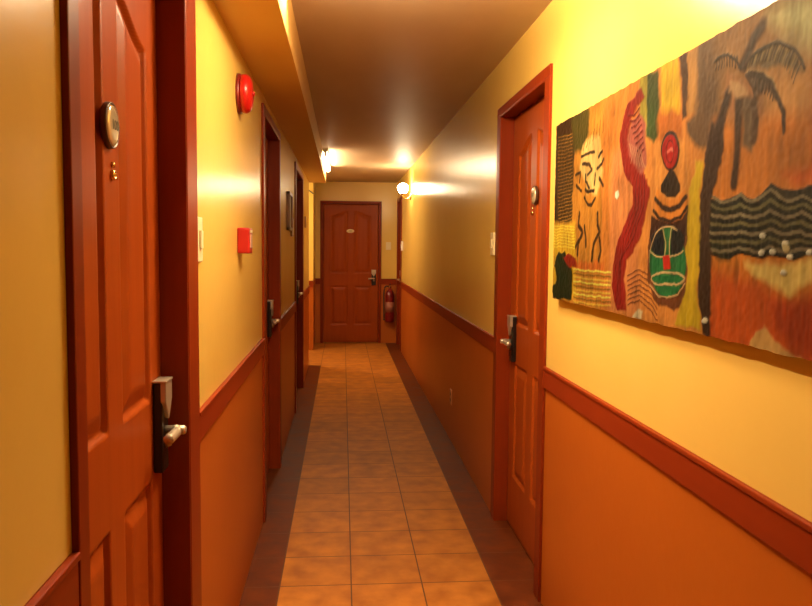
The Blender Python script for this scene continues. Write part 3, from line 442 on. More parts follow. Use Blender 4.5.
('P',(112,82,50),0,0.006,[1.284,0.54,1.311,0.549,1.35,0.556,1.4,0.552,1.449,0.526,1.481,0.49,1.466,0.491,1.42,0.505,1.362,0.519,1.313,0.528]),
('S',(44,30,18),0.0012,0.0028,[1.293,0.544,1.288,0.534,1.284,0.529]),
('S',(150,112,70),0.0012,0.0028,[1.302,0.548,1.296,0.538,1.292,0.532]),
('S',(64,46,28),0.0012,0.0028,[1.311,0.551,1.304,0.541,1.3,0.535]),
('S',(44,30,18),0.0012,0.0028,[1.32,0.553,1.312,0.541,1.308,0.535]),
('S',(150,112,70),0.0012,0.0028,[1.329,0.554,1.32,0.542,1.316,0.535]),
('S',(64,46,28),0.0012,0.0028,[1.338,0.555,1.328,0.543,1.324,0.536]),
('S',(44,30,18),0.0012,0.0028,[1.346,0.556,1.336,0.543,1.332,0.536]),
('S',(150,112,70),0.0012,0.0028,[1.355,0.556,1.344,0.543,1.34,0.536]),
('S',(64,46,28),0.0012,0.0028,[1.363,0.556,1.352,0.542,1.348,0.535]),
('S',(44,30,18),0.0012,0.0028,[1.372,0.555,1.36,0.541,1.355,0.533]),
('S',(150,112,70),0.0012,0.0028,[1.38,0.555,1.367,0.54,1.363,0.532]),
('S',(64,46,28),0.0012,0.0028,[1.388,0.554,1.375,0.539,1.37,0.53]),
('S',(44,30,18),0.0012,0.0028,[1.396,0.553,1.383,0.537,1.378,0.528]),
('S',(150,112,70),0.0012,0.0028,[1.404,0.55,1.39,0.535,1.385,0.525]),
('S',(64,46,28),0.0012,0.0028,[1.413,0.547,1.398,0.53,1.393,0.521]),
('S',(44,30,18),0.0012,0.0028,[1.421,0.543,1.405,0.526,1.4,0.516]),
('S',(150,112,70),0.0012,0.0028,[1.429,0.539,1.413,0.521,1.408,0.511]),
('S',(64,46,28),0.0012,0.0028,[1.437,0.534,1.42,0.516,1.415,0.506]),
('S',(44,30,18),0.0012,0.0028,[1.445,0.529,1.428,0.51,1.422,0.5]),
('S',(150,112,70),0.0012,0.0028,[1.453,0.522,1.435,0.503,1.43,0.492]),
('S',(64,46,28),0.0012,0.0028,[1.461,0.514,1.443,0.494,1.437,0.483]),
('S',(44,30,18),0.0012,0.0028,[1.469,0.504,1.45,0.484,1.445,0.473]),
('S',(52,36,22),0.0015,0.007,[1.281,0.539,1.311,0.551,1.35,0.556,1.376,0.555,1.4,0.552,1.425,0.541,1.449,0.526,1.466,0.508,1.477,0.492]),
('S',(70,38,22),0.0015,0.03,[1.279,0.544,1.296,0.562,1.309,0.581,1.337,0.597]),
('S',(44,26,16),0.0015,0.008,[1.281,0.547,1.301,0.566,1.317,0.586,1.332,0.596]),
('S',(52,36,22),0.0015,0.007,[1.27,0.537,1.249,0.56,1.217,0.576,1.185,0.581,1.162,0.576]),
('S',(52,36,22),0.0012,0.004,[1.17,0.576,1.173,0.567,1.167,0.558]),
('S',(52,36,22),0.0012,0.004,[1.181,0.576,1.184,0.567,1.179,0.557]),
('S',(52,36,22),0.0012,0.004,[1.192,0.576,1.195,0.567,1.191,0.556]),
('S',(52,36,22),0.0012,0.004,[1.203,0.576,1.205,0.567,1.203,0.554]),
('S',(52,36,22),0.0012,0.004,[1.213,0.575,1.216,0.566,1.215,0.552]),
('S',(52,36,22),0.0012,0.004,[1.223,0.574,1.226,0.565,1.226,0.55]),
('S',(52,36,22),0.0012,0.004,[1.234,0.572,1.236,0.563,1.238,0.547]),
('S',(52,36,22),0.0012,0.004,[1.244,0.569,1.247,0.561,1.249,0.543]),
('S',(52,36,22),0.0012,0.004,[1.254,0.566,1.257,0.557,1.26,0.539]),
('P',(92,60,38),0,0.006,[1.299,0.525,1.346,0.509,1.381,0.483,1.4,0.452,1.357,0.475,1.326,0.471]),
('S',(58,34,20),0.0012,0.0035,[1.307,0.52,1.306,0.509,1.303,0.5]),
('S',(58,34,20),0.0012,0.0035,[1.318,0.514,1.317,0.503,1.314,0.494]),
('S',(58,34,20),0.0012,0.0035,[1.328,0.508,1.327,0.497,1.324,0.488]),
('S',(58,34,20),0.0012,0.0035,[1.338,0.503,1.337,0.491,1.334,0.482]),
('S',(58,34,20),0.0012,0.0035,[1.348,0.497,1.347,0.485,1.345,0.476]),
('S',(58,34,20),0.0012,0.0035,[1.358,0.492,1.357,0.479,1.355,0.47]),
('S',(58,34,20),0.0012,0.0035,[1.368,0.486,1.367,0.473,1.364,0.465]),
('S',(58,34,20),0.0012,0.0035,[1.377,0.481,1.377,0.468,1.374,0.459]),
('S',(58,34,20),0.0012,0.0035,[1.387,0.476,1.386,0.462,1.384,0.454]),
('S',(178,130,80),0.0015,0.006,[1.295,0.526,1.345,0.512,1.381,0.489,1.404,0.456]),
('S',(58,32,18),0.0015,0.012,[1.3,0.521,1.346,0.506,1.38,0.481,1.405,0.449,1.42,0.426,1.421,0.39]),
('S',(84,52,32),0.0015,0.01,[1.29,0.52,1.316,0.493,1.324,0.472]),
('P',(196,138,88),0.001,0.005,[1.23,0.516,1.252,0.515,1.287,0.499,1.298,0.479,1.265,0.48,1.234,0.495]),
('P',(150,34,20),0.003,0.003,[0.777,0.597,0.798,0.578,0.753,0.566,0.714,0.535,0.69,0.486,0.708,0.444,0.779,0.41,0.834,0.367,0.849,0.329,0.841,0.28,0.807,0.223,0.757,0.18,0.711,0.148,0.7,0.099,0.722,0.014,0.647,0.013,0.602,0.081,0.606,0.137,0.647,0.207,0.701,0.265,0.747,0.31,0.743,0.35,0.699,0.377,0.659,0.424,0.639,0.486,0.649,0.543,0.697,0.582]),
('P',(176,90,66),0.001,0.006,[0.69,0.486,0.715,0.527,0.768,0.548,0.81,0.506,0.824,0.405,0.795,0.378,0.738,0.415,0.701,0.445]),
('S',(120,24,14),0.004,0.006,[0.692,0.546,0.728,0.54,0.767,0.554]),
('S',(120,24,14),0.004,0.006,[0.705,0.529,0.738,0.526,0.773,0.537]),
('S',(120,24,14),0.004,0.006,[0.718,0.511,0.748,0.511,0.779,0.521]),
('S',(120,24,14),0.004,0.006,[0.73,0.493,0.758,0.497,0.785,0.505]),
('S',(120,24,14),0.004,0.006,[0.743,0.476,0.768,0.483,0.791,0.489]),
('S',(120,24,14),0.004,0.006,[0.755,0.459,0.777,0.469,0.796,0.473]),
('S',(120,24,14),0.004,0.006,[0.767,0.442,0.787,0.455,0.802,0.458]),
('S',(120,24,14),0.004,0.006,[0.779,0.425,0.797,0.441,0.808,0.442]),
('S',(110,22,14),0.003,0.004,[0.82,0.376,0.821,0.293,0.755,0.211,0.659,0.147,0.646,0.027]),
('S',(110,22,14),0.003,0.004,[0.804,0.377,0.801,0.294,0.733,0.211,0.663,0.147,0.658,0.028]),
('S',(110,22,14),0.003,0.004,[0.787,0.379,0.782,0.295,0.71,0.212,0.667,0.147,0.669,0.029]),
('S',(110,22,14),0.003,0.004,[0.769,0.381,0.761,0.297,0.687,0.212,0.67,0.147,0.68,0.03]),
('S',(206,140,96),0.003,0.003,[0.706,0.466,0.729,0.437,0.724,0.416]),
('S',(206,140,96),0.003,0.003,[0.723,0.461,0.745,0.431,0.744,0.412]),
('S',(206,140,96),0.003,0.003,[0.74,0.456,0.76,0.425,0.763,0.407]),
('S',(206,140,96),0.003,0.003,[0.757,0.451,0.775,0.419,0.782,0.402]),
('S',(206,140,96),0.003,0.003,[0.773,0.446,0.79,0.414,0.801,0.398]),
('S',(206,140,96),0.003,0.003,[0.789,0.442,0.805,0.408,0.819,0.393]),
('S',(120,50,26),0.003,0.004,[0.721,0.111,0.802,0.129,0.879,0.117,0.916,0.094]),
('S',(120,50,26),0.003,0.004,[0.722,0.097,0.803,0.116,0.88,0.102,0.918,0.079]),
('S',(120,50,26),0.003,0.004,[0.723,0.084,0.804,0.102,0.881,0.087,0.919,0.065]),
('S',(120,50,26),0.003,0.004,[0.724,0.071,0.805,0.089,0.882,0.072,0.92,0.051]),
('S',(120,50,26),0.003,0.004,[0.725,0.057,0.806,0.076,0.884,0.058,0.921,0.036]),
('S',(120,50,26),0.003,0.004,[0.726,0.044,0.807,0.063,0.885,0.043,0.922,0.022]),
('S',(120,50,26),0.003,0.004,[0.728,0.031,0.808,0.049,0.886,0.028,0.923,0.007]),
('P',(216,170,120),0.001,0.003,[0.744,0.0,0.797,0.023,0.837,0.019,0.832,-0.002]),
('P',(222,160,88),0.001,0.008,[0.314,0.525,0.464,0.534,0.509,0.412,0.461,0.352,0.367,0.364,0.28,0.451]),
('S',(140,78,30),0.003,0.004,[0.316,0.503,0.334,0.529]),
('S',(140,78,30),0.003,0.004,[0.347,0.508,0.362,0.537]),
('S',(140,78,30),0.003,0.004,[0.378,0.513,0.39,0.546]),
('S',(140,78,30),0.003,0.004,[0.407,0.518,0.417,0.554]),
('S',(140,78,30),0.003,0.004,[0.436,0.523,0.444,0.563]),
('S',(140,78,30),0.003,0.004,[0.464,0.528,0.47,0.571]),
('S',(140,78,30),0.003,0.004,[0.492,0.532,0.495,0.579]),
('S',(62,32,16),0.002,0.011,[0.298,0.483,0.357,0.485,0.423,0.483]),
('S',(62,32,16),0.002,0.011,[0.455,0.429,0.498,0.436,0.506,0.45]),
('S',(62,32,16),0.002,0.011,[0.461,0.464,0.495,0.477]),
('S',(62,32,16),0.002,0.011,[0.31,0.457,0.379,0.449,0.409,0.428,0.363,0.42]),
('S',(62,32,16),0.002,0.011,[0.24,0.426,0.292,0.434,0.284,0.402]),
('S',(62,32,16),0.002,0.011,[0.343,0.422,0.345,0.397,0.386,0.375]),
('S',(62,32,16),0.002,0.011,[0.438,0.413,0.432,0.384]),
('S',(62,32,16),0.002,0.011,[0.347,0.372,0.387,0.363,0.433,0.366]),
('S',(62,32,16),0.002,0.011,[0.339,0.348,0.371,0.324,0.409,0.322,0.444,0.341]),
('S',(62,32,16),0.002,0.011,[0.253,0.392,0.307,0.369]),
('S',(62,32,16),0.002,0.011,[0.475,0.398,0.512,0.371]),
('S',(62,32,16),0.002,0.015,[0.293,0.3,0.285,0.262,0.329,0.235,0.29,0.204,0.283,0.165]),
('S',(62,32,16),0.002,0.015,[0.347,0.254,0.36,0.216,0.362,0.191]),
('S',(62,32,16),0.002,0.015,[0.466,0.292,0.469,0.256,0.489,0.232,0.438,0.197,0.423,0.148]),
('S',(62,32,16),0.002,0.015,[0.491,0.214,0.502,0.179,0.487,0.149]),
('S',(62,32,16),0.002,0.015,[0.29,0.21,0.26,0.191]),
('P',(206,104,40),0,0.006,[0.243,0.139,0.531,0.144,0.533,0.115,0.245,0.112]),
('S',(230,190,80),0.003,0.005,[0.245,0.112,0.407,0.114,0.592,0.114]),
('S',(150,96,30),0.003,0.005,[0.246,0.099,0.408,0.101,0.593,0.102]),
('S',(220,160,60),0.003,0.005,[0.247,0.086,0.41,0.088,0.593,0.09]),
('S',(230,190,80),0.003,0.005,[0.248,0.073,0.411,0.075,0.594,0.079]),
('S',(150,96,30),0.003,0.005,[0.249,0.06,0.412,0.061,0.595,0.067]),
('S',(220,160,60),0.003,0.005,[0.25,0.047,0.413,0.048,0.596,0.055]),
('S',(230,190,80),0.003,0.005,[0.251,0.034,0.414,0.035,0.597,0.043]),
('S',(150,96,30),0.003,0.005,[0.253,0.021,0.415,0.022,0.598,0.031]),
('S',(220,160,60),0.003,0.005,[0.254,0.007,0.416,0.009,0.599,0.019]),
('S',(176,116,44),0.002,0.0026,[0.024,0.583,0.115,0.576,0.195,0.571]),
('S',(176,116,44),0.002,0.0026,[0.025,0.57,0.116,0.564,0.196,0.559]),
('S',(176,116,44),0.002,0.0026,[0.026,0.557,0.117,0.552,0.197,0.547]),
('S',(176,116,44),0.002,0.0026,[0.027,0.545,0.119,0.539,0.198,0.535]),
('S',(176,116,44),0.002,0.0026,[0.028,0.532,0.12,0.527,0.199,0.523]),
('S',(176,116,44),0.002,0.0026,[0.029,0.519,0.121,0.515,0.2,0.512]),
('S',(176,116,44),0.002,0.0026,[0.031,0.507,0.122,0.503,0.201,0.5]),
('S',(176,116,44),0.002,0.0026,[0.032,0.494,0.123,0.49,0.202,0.488]),
('S',(176,116,44),0.002,0.0026,[0.033,0.481,0.124,0.478,0.203,0.476]),
('S',(176,116,44),0.002,0.0026,[0.034,0.468,0.125,0.466,0.204,0.464]),
('S',(176,116,44),0.002,0.0026,[0.035,0.456,0.126,0.454,0.205,0.452]),
('S',(176,116,44),0.002,0.0026,[0.036,0.443,0.127,0.441,0.206,0.44]),
('S',(176,116,44),0.002,0.0026,[0.037,0.43,0.128,0.429,0.207,0.428]),
('S',(176,116,44),0.002,0.0026,[0.038,0.418,0.129,0.417,0.208,0.416]),
('S',(176,116,44),0.002,0.0026,[0.039,0.405,0.13,0.404,0.209,0.404]),
('S',(176,116,44),0.002,0.0026,[0.04,0.392,0.131,0.392,0.21,0.393]),
('S',(176,116,44),0.002,0.0026,[0.041,0.38,0.132,0.38,0.211,0.381]),
('S',(176,116,44),0.002,0.0026,[0.042,0.367,0.133,0.368,0.212,0.369]),
('S',(176,116,44),0.002,0.0026,[0.044,0.354,0.134,0.355,0.213,0.357]),
('S',(176,116,44),0.002,0.0026,[0.045,0.341,0.135,0.343,0.214,0.345]),
('S',(176,116,44),0.002,0.0026,[0.046,0.329,0.136,0.331,0.215,0.333]),
('S',(176,116,44),0.002,0.0026,[0.047,0.316,0.137,0.319,0.216,0.321]),
('S',(176,116,44),0.002,0.0026,[0.048,0.303,0.138,0.306,0.217,0.309]),
('S',(176,116,44),0.002,0.0026,[0.049,0.291,0.139,0.294,0.218,0.297]),
('S',(176,116,44),0.002,0.0026,[0.05,0.278,0.14,0.282,0.219,0.286]),
('S',(176,116,44),0.002,0.0026,[0.051,0.265,0.141,0.27,0.22,0.274]),
('S',(236,186,70),0.003,0.003,[-0.019,0.264,0.13,0.263,0.244,0.253]),
('S',(236,186,70),0.003,0.003,[-0.018,0.253,0.131,0.253,0.245,0.243]),
('S',(236,186,70),0.003,0.003,[-0.018,0.242,0.132,0.243,0.245,0.234]),
('S',(236,186,70),0.003,0.003,[-0.017,0.231,0.133,0.232,0.246,0.224]),
('S',(236,186,70),0.003,0.003,[-0.016,0.22,0.134,0.222,0.247,0.214]),
('S',(236,186,70),0.003,0.003,[-0.015,0.21,0.135,0.212,0.248,0.204]),
('S',(236,186,70),0.003,0.003,[-0.014,0.199,0.135,0.202,0.249,0.194]),
('S',(236,186,70),0.003,0.003,[-0.013,0.188,0.136,0.191,0.25,0.185]),
('P',(34,42,20),0.005,0.003,[0.041,0.163,0.138,0.174,0.21,0.138,0.235,0.096,0.232,0.009,0.016,0.001,-0.013,0.032,0.049,0.071,0.019,0.12]),
('P',(160,44,20),0.005,0.003,[0.127,0.157,0.184,0.171,0.263,0.152,0.276,0.12,0.211,0.118,0.165,0.13]),
('P',(226,206,160),0.004,0.002,[0.612,0.344,0.635,0.347,0.644,0.333,0.629,0.323,0.613,0.33]),
('P',(222,136,62),0.002,0.008,[0.882,0.447,1.06,0.426,1.071,0.28,0.884,0.278,0.882,0.375]),
('P',(44,20,12),0.003,0.001,[1.016,0.41,1.016,0.4,1.013,0.391,1.008,0.383,1.001,0.376,0.992,0.372,0.981,0.369,0.97,0.369,0.958,0.372,0.947,0.376,0.936,0.383,0.927,0.392,0.92,0.402,0.915,0.412,0.913,0.423,0.913,0.434,0.916,0.444,0.922,0.452,0.93,0.459,0.94,0.463,0.951,0.465,0.962,0.464,0.974,0.461,0.985,0.456,0.995,0.449,1.003,0.44,1.01,0.431,1.014,0.421,1.016,0.41]),
('P',(186,30,20),0.005,0.002,[1.009,0.409,1.008,0.4,1.006,0.393,1.002,0.386,0.995,0.381,0.988,0.377,0.979,0.375,0.969,0.375,0.96,0.377,0.95,0.381,0.941,0.387,0.933,0.394,0.927,0.402,0.923,0.411,0.922,0.42,0.922,0.429,0.925,0.437,0.929,0.444,0.936,0.449,0.944,0.453,0.953,0.454,0.963,0.454,0.973,0.451,0.982,0.447,0.99,0.441,0.998,0.434,1.003,0.426,1.007,0.418,1.009,0.409]),
('S',(230,120,90),0.006,0.008,[0.953,0.414,0.969,0.419,0.985,0.414]),
('S',(96,14,10),0.005,0.003,[0.988,0.412,0.988,0.406,0.986,0.401,0.984,0.396,0.981,0.393,0.977,0.39,0.973,0.389,0.968,0.389,0.963,0.39,0.959,0.392,0.954,0.396,0.95,0.4,0.947,0.406,0.945,0.411,0.944,0.417,0.944,0.423,0.945,0.428,0.948,0.432,0.951,0.436,0.955,0.439,0.959,0.44,0.964,0.44,0.969,0.438,0.974,0.436,0.978,0.432,0.982,0.428,0.985,0.423,0.987,0.417,0.988,0.412]),
('P',(34,20,12),0.003,0.002,[0.967,0.375,0.989,0.368,1.022,0.334,1.024,0.316,0.999,0.306,0.956,0.309,0.921,0.323,0.919,0.34]),
('P',(228,132,52),0.004,0.002,[0.891,0.335,0.921,0.319,0.956,0.304,0.999,0.302,1.029,0.311,1.048,0.323,1.061,0.291,1.053,0.261,1.014,0.244,0.95,0.246,0.89,0.273,0.881,0.307]),
('S',(52,22,12),0.003,0.014,[0.887,0.307,0.93,0.285,0.98,0.278,1.026,0.284,1.055,0.3]),
('S',(52,22,12),0.003,0.01,[0.878,0.278,0.92,0.259,0.982,0.25,1.034,0.257,1.062,0.276]),
('P',(66,26,16),0.002,0.002,[0.866,0.269,0.915,0.255,0.983,0.245,1.039,0.252,1.067,0.273,1.067,0.212,0.859,0.205]),
('P',(120,62,30),0.002,0.003,[0.853,0.205,1.067,0.212,1.072,0.093,1.045,0.051,1.01,0.037,0.961,0.042,0.901,0.059,0.861,0.106]),
('P',(40,98,50),0.005,0.001,[1.069,0.155,1.068,0.136,1.063,0.119,1.053,0.103,1.04,0.089,1.023,0.078,1.003,0.07,0.981,0.067,0.958,0.067,0.935,0.072,0.914,0.082,0.896,0.095,0.881,0.112,0.871,0.131,0.867,0.151,0.868,0.171,0.875,0.19,0.887,0.207,0.903,0.221,0.922,0.231,0.944,0.237,0.967,0.239,0.989,0.236,1.01,0.229,1.029,0.219,1.045,0.206,1.057,0.19,1.066,0.173,1.069,0.155]),
('P',(22,26,28),0.004,0.001,[0.94,0.23,0.953,0.204,0.951,0.167,0.898,0.171,0.867,0.188,0.871,0.215,0.9,0.229]),
('P',(22,26,28),0.004,0.001,[0.994,0.231,0.986,0.204,0.989,0.169,1.03,0.172,1.054,0.188,1.057,0.212,1.036,0.228]),
('S',(206,150,96),0.006,0.004,[0.867,0.151,0.867,0.157,0.867,0.163,0.868,0.17,0.869,0.176,0.871,0.182,0.874,0.188,0.877,0.194,0.88,0.199,0.884,0.204,0.888,0.209,0.893,0.214,0.898,0.218,0.904,0.222,0.91,0.225,0.916,0.229,0.922,0.231,0.929,0.234,0.935,0.236,0.942,0.237,0.949,0.238,0.956,0.239,0.963,0.239,0.97,0.239,0.977,0.238,0.984,0.237,0.991,0.236,0.998,0.234,1.004,0.232,1.011,0.229,1.017,0.226]),
('S',(206,150,96),0.006,0.004,[0.94,0.233,0.959,0.199,0.956,0.167]),
('S',(206,150,96),0.006,0.004,[0.989,0.234,0.981,0.199,0.983,0.167]),
('S',(206,150,96),0.006,0.004,[0.867,0.18,0.91,0.166,0.956,0.164,1.01,0.167,1.055,0.181]),
('P',(190,44,24),0.006,0.001,[0.945,0.166,0.983,0.169,0.991,0.137,0.953,0.134]),
('S',(206,150,96),0.006,0.005,[1.065,0.117,1.063,0.114,1.057,0.11,1.047,0.107,1.034,0.104,1.017,0.102,0.999,0.1,0.978,0.098,0.957,0.097,0.937,0.098,0.918,0.099,0.902,0.1,0.89,0.103,0.882,0.106,0.879,0.109,0.882,0.113,0.889,0.117,0.901,0.12,0.916,0.123,0.935,0.125,0.955,0.127,0.976,0.128,0.996,0.129,1.015,0.128,1.032,0.127,1.046,0.125,1.056,0.123,1.063,0.12,1.065,0.117]),
('S',(206,150,96),0.006,0.004,[0.874,0.094,0.93,0.068,0.981,0.067,1.033,0.077,1.066,0.106]),
('P',(232,192,148),0.008,0.001,[1.382,0.209,1.38,0.206,1.375,0.204,1.368,0.204,1.362,0.206,1.36,0.209,1.362,0.213,1.367,0.215,1.374,0.215,1.38,0.212,1.382,0.209]),
('P',(232,192,148),0.008,0.001,[1.454,0.194,1.452,0.191,1.447,0.189,1.441,0.189,1.436,0.191,1.434,0.195,1.435,0.198,1.44,0.2,1.447,0.2,1.452,0.198,1.454,0.194]),
('P',(232,192,148),0.008,0.001,[1.47,0.173,1.468,0.169,1.464,0.167,1.458,0.167,1.452,0.169,1.45,0.172,1.452,0.176,1.457,0.178,1.463,0.178,1.468,0.176,1.47,0.173]),
('P',(232,192,148),0.008,0.001,[1.416,0.179,1.414,0.176,1.409,0.174,1.403,0.173,1.397,0.175,1.395,0.179,1.397,0.182,1.402,0.184,1.409,0.184,1.414,0.182,1.416,0.179]),
('P',(232,192,148),0.008,0.001,[1.381,0.179,1.38,0.175,1.374,0.173,1.367,0.173,1.362,0.175,1.359,0.179,1.361,0.182,1.366,0.184,1.373,0.184,1.379,0.182,1.381,0.179]),
('P',(232,192,148),0.008,0.001,[1.521,0.178,1.52,0.175,1.515,0.173,1.51,0.173,1.505,0.175,1.503,0.178,1.505,0.181,1.509,0.183,1.515,0.183,1.519,0.181,1.521,0.178]),
('P',(232,192,148),0.008,0.001,[1.452,0.143,1.45,0.14,1.446,0.138,1.439,0.138,1.434,0.139,1.432,0.143,1.434,0.146,1.438,0.148,1.445,0.148,1.45,0.146,1.452,0.143]),
('P',(232,192,148),0.008,0.001,[1.18,0.032,1.177,0.028,1.17,0.025,1.161,0.024,1.153,0.026,1.15,0.03,1.153,0.034,1.16,0.037,1.169,0.038,1.177,0.036,1.18,0.032]),
('P',(214,168,110),0.006,0.001,[1.459,0.188,1.457,0.184,1.451,0.181,1.444,0.181,1.438,0.184,1.436,0.188,1.437,0.192,1.443,0.194,1.45,0.194,1.456,0.192,1.459,0.188])]

# ------------------------------------------------------------------ lamps
def batten(y0, y1, M, label, x=XF+.030):
    r = tag(empty('tube_lamp', (x, (y0+y1)/2, CEIL)), label, 'lamp')
    h = (y1-y0)/2
    MB().box((-.022, -h, -.028), (.022, h, 0), bev=.003).build('lamp_body', M_WHITE, r)
    MB().lathe([(.015, -h+.03), (.018, -h+.04), (.018, h-.04), (.015, h-.03)], (0, 0, -.050), 'y', 16).build('lamp_tube', M, r)
    for s_ in (-1, 1):
        MB().box((-.014, s_*(h-.03), -.074), (.014, s_*(h-.005), -.026), bev=.003).build('tube_holder', M_WHITE, r)
    return r
def dome(x, y, M, label, drop=0.0):
    r = tag(empty('ceiling_lamp', (x, y, CEIL)), label, 'lamp')
    k = drop
    MB().lathe([(.085, 0), (.090, -.006), (.090, -.024), (.028, -.030), (.026, -.030-k), (.082, -.032-k), (.080, -.036-k)], (0, 0, 0), 'z', 40).build('lamp_base', M_WHITE, r)
    MB().lathe([(.078, -.034-k), (.125, -.040-k), (.152, -.052-k), (.158, -.066-k), (.148, -.082-k), (.115, -.098-k), (.070, -.108-k), (.030, -.112-k), (0, -.113-k)], (0, 0, 0), 'z', 40).build('glass_dome', M, r)
    MB().lathe([(.012, -.110-k), (.012, -.120-k), (.006, -.126-k), (0, -.127-k)], (0, 0, 0), 'z', 16).build('finial', M_BRASS, r)
    return r
dome(.22, 2.40, M_DOME, 'opal dome lamp on the ceiling above the nearest doors', .012)
dome(-1.15, 9.85, M_DOME, 'opal dome lamp on the ceiling of the side passage')
batten(1.36, 2.82, M_TUBE, 'tube lamp in the bulkhead corner above the first left door')
batten(7.55, 9.12, M_TUBE2, 'lit tube lamp in the bulkhead corner near the end door')
def sconce(y, z, label):
    r = tag(empty('wall_sconce', (XR, y, z)), label, 'wall lamp')
    MB().lathe([(.045, 0), (.045, -.008), (.035, -.016), (0, -.018)], (0, 0, -.07), 'x', 24).build('wall_plate', M_BRASS, r)
    MB().tube(smooth_path([(-.012, 0, -.07), (-.05, 0, -.10), (-.095, 0, -.085), (-.10, 0, -.05)], 5), .008, 10).build('arm', M_BRASS, r)
    MB().lathe([(.018, -.055), (.03, -.045), (.032, -.035)], (-.10, 0, 0), 'z', 20).build('shade_holder', M_BRASS, r)
    MB().lathe([(.028, -.036), (.048, -.02), (.060, .005), (.062, .03), (.055, .055), (.035, .075), (0, .082)], (-.10, 0, 0), 'z', 28).build('glass_shade', M_GLOBE, r)
    return r
sconce(8.98, 2.10, 'lit white globe wall lamp high on the right wall near the end')

# ------------------------------------------------------------------ things on the walls
# red alarm bell: origin on the wall, axis along +x
r = tag(empty('alarm_bell', (XL, 3.035, 2.014)), 'round red fire alarm bell high on the left wall', 'alarm bell')
MB().lathe([(.076, 0), (.076, .012), (.068, .014)], (0, 0, 0), 'x', 40).build('back_plate', mat('dark_red_base', (.16, .008, .008), .4), r)['label'] = 'dark red back plate'
MB().lathe([(.069, .014), (.074, .020), (.074, .034), (.068, .045), (.055, .053), (.030, .057), (.0, .058)], (0, 0, 0), 'x', 40).build('gong', M_RED, r)
MB().lathe([(.010, .056), (.010, .062), (.006, .064), (0, .064)], (0, 0, 0), 'x', 16).build('centre_screw', M_RED, r)
# red manual call point
r = tag(empty('fire_call_point', (XL, 3.03, 1.447)), 'square red fire call point below the alarm bell', 'call point')
MB().box((0, -.050, -.050), (.048, .050, .050), bev=.007).build('housing', M_RED2, r)
MB().box((.047, -.030, -.028), (.0495, .030, .026), bev=.001).build('break_glass', mat('pale_glass', (.75, .45, .35), .1), r)
MB().box((.047, -.034, .031), (.0492, .034, .041), bev=.0008).build('label_strip', M_CREAM, r)
def switch(x, y, z, axis, sgn, label, hgt=.12, wid=.085, thick=.012, M=M_CREAM, slot=False):
    r = tag(empty('light_switch', (x, y, z)), label, 'switch')
    g = MB(); k = MB()
    if axis == 'x':
        g.box((0, -wid/2, -hgt/2), (sgn*thick, wid/2, hgt/2), bev=.003)
        k.box((sgn*(thick-.001), -wid*.22, -hgt*.2), (sgn*(thick+.006), wid*.22, hgt*.2), bev=.002)
    else:
        g.box((-wid/2, 0, -hgt/2), (wid/2, sgn*thick, hgt/2), bev=.003)
        k.box((-wid*.22, sgn*(thick-.001), -hgt*.2), (wid*.22, sgn*(thick+.006), hgt*.2), bev=.002)
    g.build('cover_plate', M, r); k.build('rocker', M, r)
    if slot: MB().lathe([(.005, thick), (.005, thick+.008), (0, thick+.008)], (0, 0, -.012), 'x', 14).build('indicator', M_BLACK, r)
    return r
switch(XL, 2.185, 1.443, 'x', 1, 'cream switch plate right of the nearest left door', .126, .075, .007)
switch(XR, 4.00, 1.45, 'x', -1, 'cream switch plate left of the right hand door', .12, .075, .014)
switch(.675, YE, 1.449, 'y', -1, 'small cream switch right of the end door', .115, .075, .012)
switch(XR, 10.22, 1.448, 'x', -1, 'small white switch on the right wall below the globe lamp', .13, .08, .02, M_WHITE)
# socket low on the right wall
r = tag(empty('wall_socket', (XR, 5.50, .33)), 'small socket plate low on the right wall', 'socket')
MB().box((0, -.035, -.055), (-.008, .035, .055), bev=.002).build('cover_plate', mat('brown_plastic', (.52, .22, .09), .4), r)
for z in (-.022, .022): MB().lathe([(.014, -.0075), (.014, -.0095), (0, -.0095)], (0, 0, z), 'x', 18).build('outlet', M_BLACK, r)
# framed notice between the second and third left doors
r = tag(empty('framed_notice', (XL, 5.74, 1.685)), 'dark framed notice on the left wall between second and third doors', 'picture')
g = MB()
for s_ in (-1, 1):
    g.box((0, s_*.17, -.14), (.024, s_*.145, .14), bev=.003); g.box((0, -.17, s_*.14), (.024, .17, s_*.117), bev=.003)
g.build('frame', mat('brown_frame', (.22, .09, .025), .4), r); MB().box((.002, -.15, -.12), (.010, .15, .12)).build('sheet', M_PAPER, r)
r = tag(empty('notice_plate', (XL, 6.06, 1.58)), 'small plate on the left wall before the third door', 'sign')
MB().box((0, -.09, -.075), (.014, .09, .075), bev=.003)  .build('plate', mat('brown_edge', (.3, .13, .04), .4), r); MB().box((.012, -.078, -.063), (.016, .078, .063), bev=.001).build('sheet', M_PAPER, r)
r = tag(empty('notice_plate', (XL, 8.25, 1.69)), 'small dark plate on the left wall past the third door', 'sign')
MB().box((0, -.07, -.06), (.012, .07, .06), bev=.003).build('plate', mat('brown_plate', (.22, .10, .03), .4), r)
# small dark bracket at the top of the bright pier
tag(MB().tube(smooth_path([(-.53, YP1-.008, 2.21), (-.47, YP1-.02, 2.195), (-.43, YP1-.02, 2.165), (-.404, YP1-.008, 2.15)], 5), .009, 8).build('wall_bracket', M_INK), 'thin dark bracket across the top of the bright pier', 'bracket')
